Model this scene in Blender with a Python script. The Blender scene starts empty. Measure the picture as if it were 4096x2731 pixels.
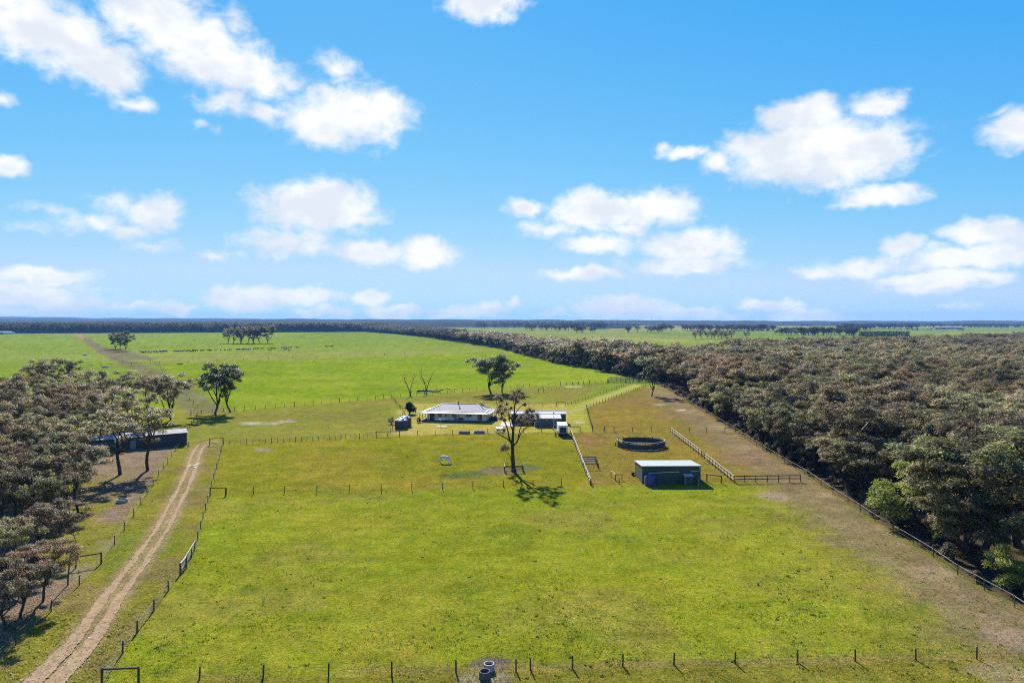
import bpy, bmesh, math, random
import numpy as np
from mathutils import Vector, Matrix

# ---------------------------------------------------------------- scene, camera, sky, sun
sc = bpy.context.scene
COL = sc.collection
CAM_H = 30.0            # drone height in metres
FPX, CU, HV = 2844.0, 2048.0, 1287.0   # survey of the photograph: focal length, centre column, horizon row

cam_d = bpy.data.cameras.new('camera')
cam = bpy.data.objects.new('camera', cam_d)
COL.objects.link(cam)
cam.location = (0, 0, CAM_H)
cam.rotation_euler = (math.radians(90), 0, 0)
cam_d.sensor_width = 36.0
cam_d.lens = 36.0 * FPX / 4096.0
cam_d.shift_y = (HV - 1365.5) / 4096.0
cam_d.clip_start = 0.5
cam_d.clip_end = 60000.0
sc.camera = cam

SUN_AZ = math.radians(-12.6)    # left of straight ahead
SUN_EL = math.radians(33.5)
HAZE = 0.000055
SUN_STRENGTH = 5.0
SKY_STRENGTH = 0.067
vs = sc.view_settings
vs.view_transform = 'Standard'
vs.look = 'None'
vs.exposure = 1.2
vs.gamma = 1.0
vs.use_curve_mapping = False

sun_d = bpy.data.lights.new('sun', 'SUN')
sun_d.energy = SUN_STRENGTH
sun_d.angle = math.radians(0.5)
sun_d.color = (1.0, 0.94, 0.84)
sun = bpy.data.objects.new('sun', sun_d)
COL.objects.link(sun)
sdir = Vector((math.sin(SUN_AZ) * math.cos(SUN_EL), math.cos(SUN_AZ) * math.cos(SUN_EL), math.sin(SUN_EL)))
sun.rotation_euler = (-sdir).to_track_quat('-Z', 'Y').to_euler()
sun.location = sdir * 300

try:
    sc.cycles.max_bounces = 6
    sc.cycles.diffuse_bounces = 2
    sc.cycles.glossy_bounces = 2
    sc.cycles.transmission_bounces = 3
    sc.cycles.transparent_max_bounces = 6
    sc.cycles.volume_bounces = 0
    sc.cycles.use_denoising = False
    sc.cycles.sample_clamp_indirect = 4.0
    sc.cycles.pixel_filter_type = 'BLACKMAN_HARRIS'
    sc.cycles.filter_width = 1.05
    sc.cycles.caustics_reflective = False
    sc.cycles.caustics_refractive = False
except Exception:
    pass


class NT:
    """small helper around a node tree"""
    def __init__(self, tree):
        self.t = tree
        self.n = tree.nodes
        self.l = tree.links

    def new(self, typ, **kw):
        nd = self.n.new(typ)
        for k, v in kw.items():
            setattr(nd, k, v)
        return nd

    def put(self, sock, v):
        if v is None:
            return
        if isinstance(v, bpy.types.NodeSocket):
            self.l.new(v, sock)
        else:
            sock.default_value = v

    def math(self, op, a, b=None, c=None, clamp=False):
        nd = self.new('ShaderNodeMath', operation=op, use_clamp=clamp)
        self.put(nd.inputs[0], a)
        self.put(nd.inputs[1], b)
        self.put(nd.inputs[2], c)
        return nd.outputs[0]

    def vmath(self, op, a, b=None, scale=None):
        nd = self.new('ShaderNodeVectorMath', operation=op)
        self.put(nd.inputs[0], a)
        self.put(nd.inputs[1], b)
        if scale is not None:
            self.put(nd.inputs['Scale'], scale)
        return nd.outputs['Value'] if op in ('LENGTH', 'DISTANCE', 'DOT_PRODUCT') else nd.outputs['Vector']

    def noise(self, vec, scale, detail=4.0, rough=0.55, dist=0.0, out='Fac'):
        nd = self.new('ShaderNodeTexNoise')
        self.put(nd.inputs['Vector'], vec)
        nd.inputs['Scale'].default_value = scale
        nd.inputs['Detail'].default_value = detail
        nd.inputs['Roughness'].default_value = rough
        nd.inputs['Distortion'].default_value = dist
        return nd.outputs[out]

    def mapr(self, v, a, b, c=0.0, d=1.0, smooth=False):
        nd = self.new('ShaderNodeMapRange')
        nd.interpolation_type = 'SMOOTHSTEP' if smooth else 'LINEAR'
        nd.clamp = True
        self.put(nd.inputs['Value'], v)
        for i, x in zip(('From Min', 'From Max', 'To Min', 'To Max'), (a, b, c, d)):
            self.put(nd.inputs[i], x)
        return nd.outputs['Result']

    def mix(self, f, a, b, blend='MIX'):
        nd = self.new('ShaderNodeMix', data_type='RGBA', blend_type=blend)
        self.put(nd.inputs[0], f)
        self.put(nd.inputs[6], a)
        self.put(nd.inputs[7], b)
        return nd.outputs[2]


world = bpy.data.worlds.new('World')
sc.world = world
world.use_nodes = True
w = NT(world.node_tree)
w.n.clear()
sky = w.new('ShaderNodeTexSky', sky_type='NISHITA')
sky.sun_disc = False
sky.sun_elevation = SUN_EL
sky.sun_rotation = SUN_AZ
sky.altitude = 900.0
sky.air_density = 1.0
sky.dust_density = 0.05
sky.ozone_density = 3.0

# fair-weather cumulus: clouds placed by the direction in which they stand (azimuth, elevation), broken up by fractal noise
SKL = lambda x, y: (x / 1.1484, y / 1.1484)
SKR = lambda x, y: (2048 + x / 1.1484, y / 1.1484)
CL = []     # u, v, half width, half height, weight, flat (how quickly it ends below)
def cl(f, x, y, rx, ry, wgt=1.0, flat=1.3):
    u, v = f(x, y)
    if v > 1080:
        wgt *= 1.18
        rx *= 1.12
    CL.append((u, v, rx * 1.22 / 1.1484, ry * 1.2 / 1.1484, wgt, flat))
for a in ((120, 100, 230, 150), (300, 180, 240, 150), (470, 290, 200, 120), (520, 350, 130, 80, .9), (-160, 60, 260, 190), (60, 250, 90, 30, .4)):
    cl(SKL, *a)
for a in ((700, 70, 260, 130), (880, 190, 260, 120), (1060, 310, 260, 115), (1200, 360, 150, 100, .8), (1090, 110, 70, 80, .45),
          (850, 290, 180, 70, .6), (1040, 460, 140, 70, .6), (1350, 400, 70, 50, .4), (700, -120, 280, 140)):
    cl(SKL, *a)
for a in ((1600, 530, 290, 140), (1480, 570, 170, 100), (1760, 490, 150, 80, .8), (1230, 515, 110, 45, .7), (1540, 300, 90, 55, .5), (1560, 370, 90, 40, .35),
          (620, 475, 90, 40, .55), (0, 470, 55, 40, .6), (920, 575, 40, 22, .35), (995, 605, 35, 25, .3), (2220, 10, 190, 80, 1.0)):
    cl(SKL, *a)
for a in ((1440, 950, 290, 120, 1.1, 1.7), (1500, 920, 200, 100, 1.0, 1.5), (1640, 1000, 140, 45, .7, 1.3), (1300, 1110, 200, 70, .8), (1450, 1090, 110, 40, .5), (1700, 1155, 220, 60, .9), (1960, 1160, 150, 75, 1.0, 1.5),
          (720, 985, 140, 85, .9), (560, 930, 130, 50, .5), (420, 1020, 190, 50, .6), (600, 1060, 110, 40, .6), (230, 965, 130, 25, .3), (150, 1035, 160, 20, .25),
          (700, 1125, 130, 30, .45), (980, 1180, 90, 28, .4), (1100, 1165, 45, 28, .35), (60, 755, 95, 50, 1.0)):
    cl(SKL, *a)
for a in ((180, 1275, 220, 50, .9, 1.5), (130, 1345, 300, 50, .8), (260, 1390, 340, 60, .55), (60, 1370, 200, 40, .8), (100, 1430, 400, 30, .6), (1120, 1375, 180, 65, .95, 1.6), (1380, 1365, 200, 38, .75), (1705, 1365, 85, 42, .95, 1.5),
          (800, 1408, 110, 32, .8), (1500, 1430, 150, 30, .6), (1810, 1430, 140, 36, .85), (2080, 1430, 130, 34, .8), (2230, 1420, 90, 34, .85), (620, 1410, 100, 26, .4)):
    cl(SKL, *a)
for a in ((60, 960, 90, 50, 1.0), (420, 970, 290, 85, 1.05, 1.4), (350, 930, 120, 70, 1.0), (640, 965, 230, 90, 1.05, 1.3), (720, 960, 150, 90, .9), (180, 1050, 200, 40, .55), (400, 1120, 170, 55, .95),
          (560, 1050, 120, 40, .6), (820, 1130, 240, 75, 1.05), (780, 1210, 270, 50, .85), (330, 1258, 170, 36, .75)):
    cl(SKR, *a)
for a in ((1330, 530, 230, 75, 1.05), (1400, 490, 110, 60, 1.0), (1680, 475, 150, 60, .9), (1400, 700, 420, 150, 1.2), (1640, 690, 220, 130, 1.0), (1120, 680, 170, 85, .9), (1480, 790, 260, 80, .9),
          (940, 745, 80, 50, .7), (800, 700, 120, 32, .7), (700, 680, 50, 30, .5), (1690, 900, 200, 55, 1.0), (1580, 930, 130, 32, .7), (1800, 860, 100, 40, .6), (2330, 600, 170, 90, 1.05), (2230, 520, 80, 30, .5), (2480, 580, 200, 100)):
    cl(SKR, *a)
for a in ((2180, 1065, 210, 65, 1.05, 1.6), (1800, 1130, 100, 50, .95), (2050, 1190, 320, 65, .95), (1640, 1230, 230, 50, .75), (2250, 1160, 220, 70, .8), (1400, 1255, 110, 26, .55), (1960, 1290, 290, 50, .85), (1850, 1330, 160, 30, .5), (2420, 1100, 200, 90, .9),
          (500, 1405, 210, 45, .95, 1.5), (640, 1440, 330, 36, .75), (900, 1450, 280, 28, .5), (1190, 1405, 135, 30, .85), (1360, 1450, 170, 38, .95), (0, 1390, 36, 22, .7), (190, 1440, 80, 22, .6), (1980, 1415, 40, 18, .3), (2070, 1400, 70, 18, .3)):
    cl(SKR, *a)

geo = w.new('ShaderNodeNewGeometry')
dvec = w.vmath('SCALE', geo.outputs['Incoming'], scale=-1.0)
sep = w.new('ShaderNodeSeparateXYZ')
w.put(sep.inputs[0], dvec)
dx, dy, dz = sep.outputs
az = w.math('ARCTAN2', dx, dy)
hyp = w.math('SQRT', w.math('ADD', w.math('MULTIPLY', dx, dx), w.math('MULTIPLY', dy, dy)))
el = w.math('ARCTAN2', dz, hyp)
cmb = w.new('ShaderNodeCombineXYZ')
w.put(cmb.inputs[0], az)
w.put(cmb.inputs[1], el)
ae = cmb.outputs[0]
# warp so that edges billow
wn = w.noise(ae, 26.0, 2.0, 0.6, out='Color')
warp = w.vmath('SCALE', w.vmath('SUBTRACT', wn, (0.5, 0.5, 0.5)), scale=0.028)
ae_w = w.vmath('ADD', ae, warp)
# each layer is one ramp over azimuth that carries, for the cloud standing there, its own x, elevation, height and weight
AZR = 0.72
items = []
for (u, v, rx, ry, wgt, flat) in CL:
    a0 = math.atan((u - CU) / FPX)
    L = math.hypot(FPX, u - CU)
    items.append((a0, math.atan((HV - v) / L), rx / FPX * math.cos(a0) ** 2, ry / L, wgt))
items.sort(key=lambda i: -i[2])
layers = []
for it in items:
    lo, hi = it[0] - it[2] * 1.25, it[0] + it[2] * 1.25
    for ly in layers:
        if len(ly) < 8 and all(hi < j[0] - j[2] * 1.25 - .024 or lo > j[0] + j[2] * 1.25 + .024 for j in ly):
            ly.append(it)
            break
    else:
        layers.append([it])
t_az = w.mapr(az, -AZR, AZR)
sepw = w.new('ShaderNodeSeparateXYZ')
w.put(sepw.inputs[0], ae_w)
t_azw = w.mapr(sepw.outputs[0], -AZR, AZR)
field = None
for ly in layers:
    ly.sort(key=lambda i: i[0])
    rmp = w.new('ShaderNodeValToRGB')
    cr = rmp.color_ramp
    cr.interpolation = 'LINEAR'
    pts = []
    for (a0, e0, ra, re, wgt) in ly:
        for sgn in (-1, 1):
            t = (a0 + sgn * ra * 1.25 + AZR) / (2 * AZR)
            xx = sgn * 1.25 * wgt        # scaled by weight so that value = weight - distance
            if t < 0:
                xx += (0 - t) * 2 * AZR / ra * wgt
                t = 0.0
            if t > 1:
                xx -= (t - 1) * 2 * AZR / ra * wgt
                t = 1.0
            pts.append((t, (xx / 4 + .5, e0 * 2, re / wgt * 4, (wgt + 1) / 2)))
    out = [(pts[0][0] - .004, (0, pts[0][1][1], pts[0][1][2], 0))]
    for i, p in enumerate(pts):
        out.append(p)
        if i % 2 == 1:
            out.append((p[0] + .004, (1, p[1][1], p[1][2], 0)))
            if i + 1 < len(pts):
                out.append((pts[i + 1][0] - .004, (0, pts[i + 1][1][1], pts[i + 1][1][2], 0)))
    out = [o for o in out if 0 <= o[0] <= 1][:32]
    cr.elements[0].position, cr.elements[0].color = out[0]
    cr.elements.remove(cr.elements[1])
    for pos, colr in out[1:]:
        cr.elements.new(pos).color = colr
    w.put(rmp.inputs[0], t_azw)
    sr = w.new('ShaderNodeSeparateColor')
    w.put(sr.inputs[0], rmp.outputs[0])
    xx = w.math('MULTIPLY_ADD', sr.outputs[0], 4.0, -2.0)
    yy = w.math('DIVIDE', w.math('MULTIPLY_ADD', sr.outputs[1], -0.5, sepw.outputs[1]), w.math('MULTIPLY', sr.outputs[2], 0.25))
    d = w.math('SQRT', w.math('MULTIPLY_ADD', xx, xx, w.math('MULTIPLY', yy, yy)))
    f = w.math('SUBTRACT', w.math('MULTIPLY_ADD', rmp.outputs[1], 2.0, -1.0), d)
    field = f if field is None else w.math('SMOOTH_MAX', field, f, 0.12)
print('cloud layers', len(layers))
# the sky that the camera does not see carries the same broken cumulus
gen = w.noise(w.vmath('MULTIPLY', ae, (1.0, 1.9, 1.0)), 3.4, 3.0, 0.5)
gen = w.mapr(gen, 0.54, 0.78, -0.6, 1.3)
outside = w.math('MAXIMUM', w.mapr(w.math('ABSOLUTE', az), 0.66, 0.74), w.mapr(el, 0.44, 0.52))
field = w.math('MAXIMUM', field, w.math('SUBTRACT', gen, w.mapr(outside, 0.0, 1.0, 3.0, 0.0)))
nz = w.vmath('MULTIPLY', ae, (1.0, 1.35, 1.0))
fb = w.noise(nz, 32.0, 7.5, 0.62, 0.25)
fb2 = w.noise(w.vmath('ADD', nz, (0.0, 0.012, 0.3)), 15.0, 3.0, 0.5)
dens = w.math('ADD', field, w.math('MULTIPLY', w.math('SUBTRACT', fb, 0.5), 1.12))
alpha = w.mapr(dens, -0.08, 0.66, 0.0, 0.97, smooth=True)
core = w.mapr(dens, 0.35, 1.1, 0.0, 1.0, smooth=True)
shade = w.mapr(w.math('SUBTRACT', fb2, w.math('MULTIPLY', core, 0.08)), 0.33, 0.60, 0.0, 1.0, smooth=True)
# colour response of the sky: soft shoulder so that the air near the horizon does not burn out
sks = w.new('ShaderNodeSeparateColor')
w.put(sks.inputs[0], sky.outputs[0])
skr = w.math('MINIMUM', w.math('MAXIMUM', w.math('MULTIPLY_ADD', sks.outputs[0], 0.62 * 0.96, -0.57), 0.3), 3.55)
gg = w.math('MULTIPLY', sks.outputs[1], 0.92)
skg = w.math('MULTIPLY', w.math('DIVIDE', gg, w.math('ADD', gg, 6.0)), 8.4)
skb = w.math('MULTIPLY', w.math('DIVIDE', sks.outputs[2], w.math('ADD', sks.outputs[2], 1.0)), 7.0)
skj = w.new('ShaderNodeCombineColor')
for i, v_ in enumerate((skr, skg, skb)):
    w.put(skj.inputs[i], v_)
skyc = skj.outputs[0]
cloudc = w.mix(shade, (5.35, 5.65, 6.05, 1), (6.9, 6.9, 6.9, 1))
final = w.mix(alpha, skyc, cloudc)
bg = w.new('ShaderNodeBackground')
w.put(bg.inputs['Color'], final)
bg.inputs['Strength'].default_value = SKY_STRENGTH
wo = w.new('ShaderNodeOutputWorld')
w.l.new(bg.outputs[0], wo.inputs['Surface'])
try:
    world.cycles.sampling_method = 'MANUAL'
    world.cycles.sample_map_resolution = 512
except Exception:
    pass

# ---------------------------------------------------------------- helpers
RNG = np.random.default_rng(11)
random.seed(5)

def g(u, v):
    """ground point seen at survey position (u, v)"""
    d = CAM_H * FPX / (v - HV)
    return ((u - CU) * d / FPX, d)

def zf(x0, y0, s):
    return lambda x, y: g(x0 + x / s, y0 + y / s)

Z1, Z2, Z3, Z4 = zf(0, 1250, 2.351), zf(700, 1250, 2.351), zf(1500, 1400, 2.613), zf(2200, 1400, 2.351)
Z6, Z7, Z8 = zf(0, 1900, 2.351), zf(0, 2300, 1.68), zf(1400, 2300, 1.68)
ZB, ZR, ZS = zf(2800, 2200, 1.815), zf(3000, 1700, 2.146), zf(2350, 1680, 4.276)
ZG, ZH, ZP = zf(1950, 1520, 3.485), zf(1560, 1550, 4.704), zf(0, 0, 0.57422)
ZM, ZN, ZO = zf(1200, 1240, 1.96), zf(2300, 1240, 2.352), zf(3096, 1240, 2.352)

MATS = {}
def mat(name, c1, c2=None, scale=4.0, rough=0.75, metal=0.0, bump=0.0, spec=0.3, stretch=None, detail=4.0, wave=None):
    """procedural material: two tones mixed by noise, optional bump, optional corrugation"""
    m = bpy.data.materials.new(name)
    m.use_nodes = True
    t = NT(m.node_tree)
    b = t.n['Principled BSDF']
    b.inputs['Roughness'].default_value = rough
    b.inputs['Metallic'].default_value = metal
    b.inputs['Specular IOR Level'].default_value = spec
    tc = t.new('ShaderNodeTexCoord').outputs['Object']
    if stretch:
        tc = t.vmath('MULTIPLY', tc, stretch)
    c2 = c2 or tuple(x * 0.75 for x in c1)
    n = t.noise(tc, scale, detail, 0.6)
    f = t.mapr(n, 0.32, 0.68)
    t.put(b.inputs['Base Color'], t.mix(f, (*c1, 1), (*c2, 1)))
    h = None
    if wave:
        wv = t.new('ShaderNodeTexWave', wave_type='BANDS', bands_direction=wave[0])
        t.put(wv.inputs['Vector'], t.new('ShaderNodeTexCoord').outputs['Object'])
        wv.inputs['Scale'].default_value = wave[1]
        h = wv.outputs['Fac']
        bump = bump or 0.4
    elif bump:
        h = n
    if h is not None:
        bp = t.new('ShaderNodeBump')
        bp.inputs['Strength'].default_value = bump
        bp.inputs['Distance'].default_value = 0.05
        t.put(bp.inputs['Height'], h)
        t.l.new(bp.outputs[0], b.inputs['Normal'])
    MATS[name] = m
    return m

mat('backlit_post', (0.10, 0.085, 0.065), (0.055, 0.048, 0.04), 9, 0.9, stretch=(4, 4, 1), spec=0.1)  # dark grey-brown timber; the backlit side's shade is put into the colour
mat('sunlit_rail', (0.46, 0.43, 0.37), (0.30, 0.27, 0.22), 6, 0.85, stretch=(1, 1, 5), spec=0.2)  # weathered grey timber, lightened: sunlight on the rails is painted into the tone
mat('dark_rail', (0.07, 0.055, 0.045), (0.04, 0.034, 0.03), 6, 0.85, spec=0.15)
mat('sunlit_wire', (0.62, 0.60, 0.56), (0.5, 0.48, 0.45), 3, 0.6)  # pale tone paints the sunlit line of the top strand
mat('wire', (0.24, 0.23, 0.21), (0.16, 0.15, 0.14), 3, 0.6, 0.2)
mat('bark', (0.085, 0.072, 0.06), (0.035, 0.03, 0.027), 3, 0.9, stretch=(3, 3, .6), spec=0.1)
mat('pale_bark', (0.38, 0.35, 0.31), (0.16, 0.14, 0.12), 2.2, 0.85, stretch=(2, 2, .5), spec=0.1)
mat('dead_wood', (0.10, 0.09, 0.08), (0.05, 0.045, 0.04), 4, 0.9, spec=0.1)
mat('roof_white', (0.32, 0.30, 0.295), (0.285, 0.27, 0.265), 0.8, 0.7, 0.0, wave=('X', 6.0), bump=0.08, spec=0.08)
mat('roof_cap', (0.52, 0.51, 0.50), (0.46, 0.455, 0.45), 2, 0.6, spec=0.1)
mat('roof_zinc', (0.37, 0.365, 0.36), (0.31, 0.31, 0.31), 0.7, 0.7, 0.0, wave=('X', 6.0), bump=0.08, spec=0.08)
mat('roof_mint', (0.30, 0.35, 0.325), (0.27, 0.315, 0.29), 0.5, 0.7, 0.0, wave=('X', 6.0), bump=0.08, spec=0.08)
mat('wall_cream', (0.78, 0.69, 0.55), (0.72, 0.63, 0.50), 1.5, 0.8, wave=('Z', 4.0), bump=0.3)
mat('brick_dark', (0.09, 0.06, 0.05), (0.05, 0.04, 0.035), 6, 0.9)
mat('wall_green', (0.060, 0.088, 0.074), (0.05, 0.074, 0.064), 1.2, 0.55, 0.1, wave=('X', 5.0), bump=0.35)
mat('wall_slate', (0.10, 0.115, 0.12), (0.085, 0.10, 0.105), 1.2, 0.55, 0.1, wave=('X', 5.0), bump=0.35)
mat('wall_blue_green', (0.05, 0.065, 0.07), (0.04, 0.055, 0.06), 1.2, 0.6, 0.1, wave=('X', 5.0), bump=0.3)
mat('glass', (0.02, 0.025, 0.03), (0.015, 0.02, 0.025), 1, 0.08, 0.0, spec=0.6)
mat('white_paint', (0.78, 0.77, 0.75), (0.70, 0.69, 0.67), 3, 0.5)
mat('grey_paint', (0.22, 0.23, 0.23), (0.18, 0.19, 0.19), 3, 0.6)
mat('brown_paint', (0.13, 0.075, 0.05), (0.10, 0.06, 0.04), 3, 0.6)
mat('black_rubber', (0.02, 0.02, 0.02), (0.012, 0.012, 0.012), 8, 0.85)
mat('tank_dark', (0.045, 0.042, 0.04), (0.09, 0.075, 0.06), 2.2, 0.85, stretch=(1, 1, 2.0))
mat('tank_blue', (0.035, 0.045, 0.16), (0.03, 0.04, 0.14), 2, 0.35, spec=0.5)
mat('concrete', (0.42, 0.40, 0.37), (0.30, 0.285, 0.26), 5, 0.9, spec=0.2)
mat('concrete_wet', (0.055, 0.05, 0.045), (0.03, 0.03, 0.028), 3, 0.3)
mat('yard_board', (0.075, 0.078, 0.08), (0.05, 0.052, 0.055), 2.5, 0.8, spec=0.2)
mat('yard_metal', (0.12, 0.12, 0.12), (0.08, 0.08, 0.08), 3, 0.6, 0.4)
mat('horse_coat', (0.80, 0.71, 0.60), (0.66, 0.57, 0.47), 2.5, 0.7)
mat('horse_hoof', (0.10, 0.09, 0.08), (0.07, 0.06, 0.05), 5, 0.7)
mat('cow_coat', (0.012, 0.011, 0.010), (0.02, 0.016, 0.013), 2.5, 0.7)
mat('steel', (0.30, 0.30, 0.30), (0.22, 0.22, 0.22), 3, 0.55, 0.3)
mat('tan_board', (0.55, 0.42, 0.30), (0.45, 0.34, 0.24), 3, 0.8)

def np_mesh(name, verts, faces, mats=(), attrs=None, smooth=False, face_mat=None):
    """mesh from numpy: faces (n,3) or (n,4) array, or a list of such arrays"""
    if not isinstance(faces, (list, tuple)):
        faces = [faces]
    faces = [np.asarray(f, dtype=np.int32) for f in faces if len(f)]
    me = bpy.data.meshes.new(name)
    nv = len(verts)
    nl = sum(f.size for f in faces)
    nf = sum(len(f) for f in faces)
    me.vertices.add(nv)
    me.vertices.foreach_set('co', np.ascontiguousarray(verts, dtype=np.float32).ravel())
    me.loops.add(nl)
    me.loops.foreach_set('vertex_index', np.concatenate([f.ravel() for f in faces]))
    me.polygons.add(nf)
    tot = np.concatenate([np.full(len(f), f.shape[1], dtype=np.int32) for f in faces])
    me.polygons.foreach_set('loop_start', np.concatenate([[0], np.cumsum(tot)[:-1]]).astype(np.int32))
    me.polygons.foreach_set('loop_total', tot)
    if smooth:
        me.polygons.foreach_set('use_smooth', np.ones(nf, dtype=bool))
    if face_mat is not None:
        me.polygons.foreach_set('material_index', np.asarray(face_mat, dtype=np.int32))
    for k, a in (attrs or {}).items():
        a = np.asarray(a, dtype=np.float32)
        if a.ndim == 1:
            at = me.attributes.new(k, 'FLOAT', 'POINT')
            at.data.foreach_set('value', a)
        else:
            at = me.attributes.new(k, 'FLOAT_COLOR', 'POINT')
            if a.shape[1] == 3:
                a = np.concatenate([a, np.ones((len(a), 1), np.float32)], 1)
            at.data.foreach_set('color', a.ravel())
    for m in mats:
        me.materials.append(MATS[m] if isinstance(m, str) else m)
    me.update(calc_edges=True)
    me.validate()
    return me

def link(name, data, parent=None, loc=(0, 0, 0), rz=0.0, scale=None, label=None, cat=None, group=None, kind=None):
    o = bpy.data.objects.new(name, data)
    COL.objects.link(o)
    o.location = loc
    if rz:
        o.rotation_euler = (0, 0, rz)
    if scale is not None:
        o.scale = (scale, scale, scale) if np.isscalar(scale) else scale
    if parent is not None:
        o.parent = parent
    for k, v in (('label', label), ('category', cat), ('group', group), ('kind', kind)):
        if v:
            o[k] = v
    return o

def thing(name, label, cat, loc=(0, 0, 0), rz=0.0, group=None, scale=None):
    o = link(name, None, None, loc, rz, scale, label, cat, group)
    o.empty_display_size = 0.3
    return o


class MB:
    """collects boxes, bars, tubes and sheets and builds ONE mesh"""
    def __init__(self):
        self.v = []
        self.f = []

    def add(self, vs, fs):
        n = len(self.v)
        self.v += [tuple(x) for x in vs]
        self.f += [tuple(i + n for i in f) for f in fs]
        return self

    def box(self, x0, x1, y0, y1, z0, z1):
        vs = [(x, y, z) for z in (z0, z1) for y in (y0, y1) for x in (x0, x1)]
        return self.add(vs, [(0, 2, 3, 1), (4, 5, 7, 6), (0, 1, 5, 4), (2, 6, 7, 3), (0, 4, 6, 2), (1, 3, 7, 5)])

    def bar(self, p0, p1, w=0.1, h=0.1):
        p0, p1 = Vector(p0), Vector(p1)
        d = (p1 - p0).normalized()
        up = Vector((0, 0, 1)) if abs(d.z) < 0.9 else Vector((0, 1, 0))
        s = d.cross(up).normalized()
        t = s.cross(d)
        vs = [p + s * a * w / 2 + t * b * h / 2 for p in (p0, p1) for b in (-1, 1) for a in (-1, 1)]
        return self.add(vs, [(0, 1, 3, 2), (4, 6, 7, 5), (0, 4, 5, 1), (2, 3, 7, 6), (0, 2, 6, 4), (1, 5, 7, 3)])

    def tube(self, pts, rad, n=6, cap=True):
        pts = [Vector(p) for p in pts]
        rad = [rad] * len(pts) if np.isscalar(rad) else rad
        base = len(self.v)
        for i, p in enumerate(pts):
            d = (pts[min(i + 1, len(pts) - 1)] - pts[max(i - 1, 0)]).normalized()
            up = Vector((0, 0, 1)) if abs(d.z) < 0.95 else Vector((0, 1, 0))
            s = d.cross(up).normalized()
            t = s.cross(d)
            for k in range(n):
                a = 2 * math.pi * k / n
                self.v.append(tuple(p + (s * math.cos(a) + t * math.sin(a)) * rad[i]))
        for i in range(len(pts) - 1):
            for k in range(n):
                a, b = base + i * n + k, base + i * n + (k + 1) % n
                self.f.append((a, b, b + n, a + n))
        if cap:
            self.f.append(tuple(base + k for k in range(n))[::-1])
            self.f.append(tuple(base + (len(pts) - 1) * n + k for k in range(n)))
        return self

    def lathe(self, prof, n=24, cx=0.0, cy=0.0):
        base = len(self.v)
        for r, z in prof:
            for k in range(n):
                a = 2 * math.pi * k / n
                self.v.append((cx + r * math.cos(a), cy + r * math.sin(a), z))
        for i in range(len(prof) - 1):
            for k in range(n):
                a, b = base + i * n + k, base + i * n + (k + 1) % n
                self.f.append((a, b, b + n, a + n))
        return self

    def slab(self, pts, th=0.05):
        """thin plate on a polygon, thickness downwards"""
        n = len(pts)
        top = [Vector(p) for p in pts]
        bot = [p - Vector((0, 0, th)) for p in top]
        fs = [tuple(range(n)), tuple(range(2 * n - 1, n - 1, -1))]
        fs += [(i, n + i, n + (i + 1) % n, (i + 1) % n) for i in range(n)]
        return self.add(top + bot, fs)

    def mesh(self, name, m, smooth=False):
        me = bpy.data.meshes.new(name)
        me.from_pydata(self.v, [], self.f)
        me.materials.append(MATS[m] if isinstance(m, str) else m)
        if smooth:
            for p in me.polygons:
                p.use_smooth = True
        bm = bmesh.new()
        bm.from_mesh(me)
        bmesh.ops.recalc_face_normals(bm, faces=bm.faces)
        bm.to_mesh(me)
        bm.free()
        return me

    def build(self, name, m, parent=None, smooth=False, **kw):
        return link(name, self.mesh(name, m, smooth), parent, **kw)


# numpy value noise, used for ground patches and outlines
_perm = np.random.default_rng(3).random((256, 256))
def vnoise(x, y, s=1.0, off=0):
    x = np.asarray(x) / s + 37.2 + off * 17.3
    y = np.asarray(y) / s + 11.7 + off * 5.1
    xi, yi = np.floor(x).astype(int), np.floor(y).astype(int)
    fx, fy = x - xi, y - yi
    fx, fy = fx * fx * (3 - 2 * fx), fy * fy * (3 - 2 * fy)
    h = lambda a, b: _perm[a % 256, b % 256]
    return (h(xi, yi) * (1 - fx) + h(xi + 1, yi) * fx) * (1 - fy) + (h(xi, yi + 1) * (1 - fx) + h(xi + 1, yi + 1) * fx) * fy

def fbm(x, y, s, o=4, off=0):
    r, a, t = 0, 1.0, 0
    for i in range(o):
        r = r + a * vnoise(x, y, s / 2 ** i, off + i * 3)
        t += a
        a *= 0.55
    return r / t

def poly_sd(X, Y, poly):
    """signed distance to polygon, positive inside"""
    P = np.asarray(poly, float)
    d2 = np.full(X.shape, 1e18)
    ins = np.zeros(X.shape, bool)
    for i in range(len(P)):
        ax, ay = P[i]
        bx, by = P[(i + 1) % len(P)]
        ex, ey = bx - ax, by - ay
        L = ex * ex + ey * ey + 1e-9
        t = np.clip(((X - ax) * ex + (Y - ay) * ey) / L, 0, 1)
        dx_, dy_ = X - ax - t * ex, Y - ay - t * ey
        d2 = np.minimum(d2, dx_ * dx_ + dy_ * dy_)
        c = (ay > Y) != (by > Y)
        with np.errstate(divide='ignore', invalid='ignore'):
            xin = (bx - ax) * (Y - ay) / (by - ay if by != ay else 1e-9) + ax
        ins ^= c & (X < xin)
    return np.where(ins, 1, -1) * np.sqrt(d2)

def line_d(X, Y, pts):
    d2 = np.full(np.shape(X), 1e18)
    for (ax, ay), (bx, by) in zip(pts[:-1], pts[1:]):
        ex, ey = bx - ax, by - ay
        t = np.clip(((X - ax) * ex + (Y - ay) * ey) / (ex * ex + ey * ey + 1e-9), 0, 1)
        d2 = np.minimum(d2, (X - ax - t * ex) ** 2 + (Y - ay - t * ey) ** 2)
    return np.sqrt(d2)

def sstep(a, b, x):
    t = np.clip((x - a) / (b - a), 0, 1)
    return t * t * (3 - 2 * t)

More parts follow.
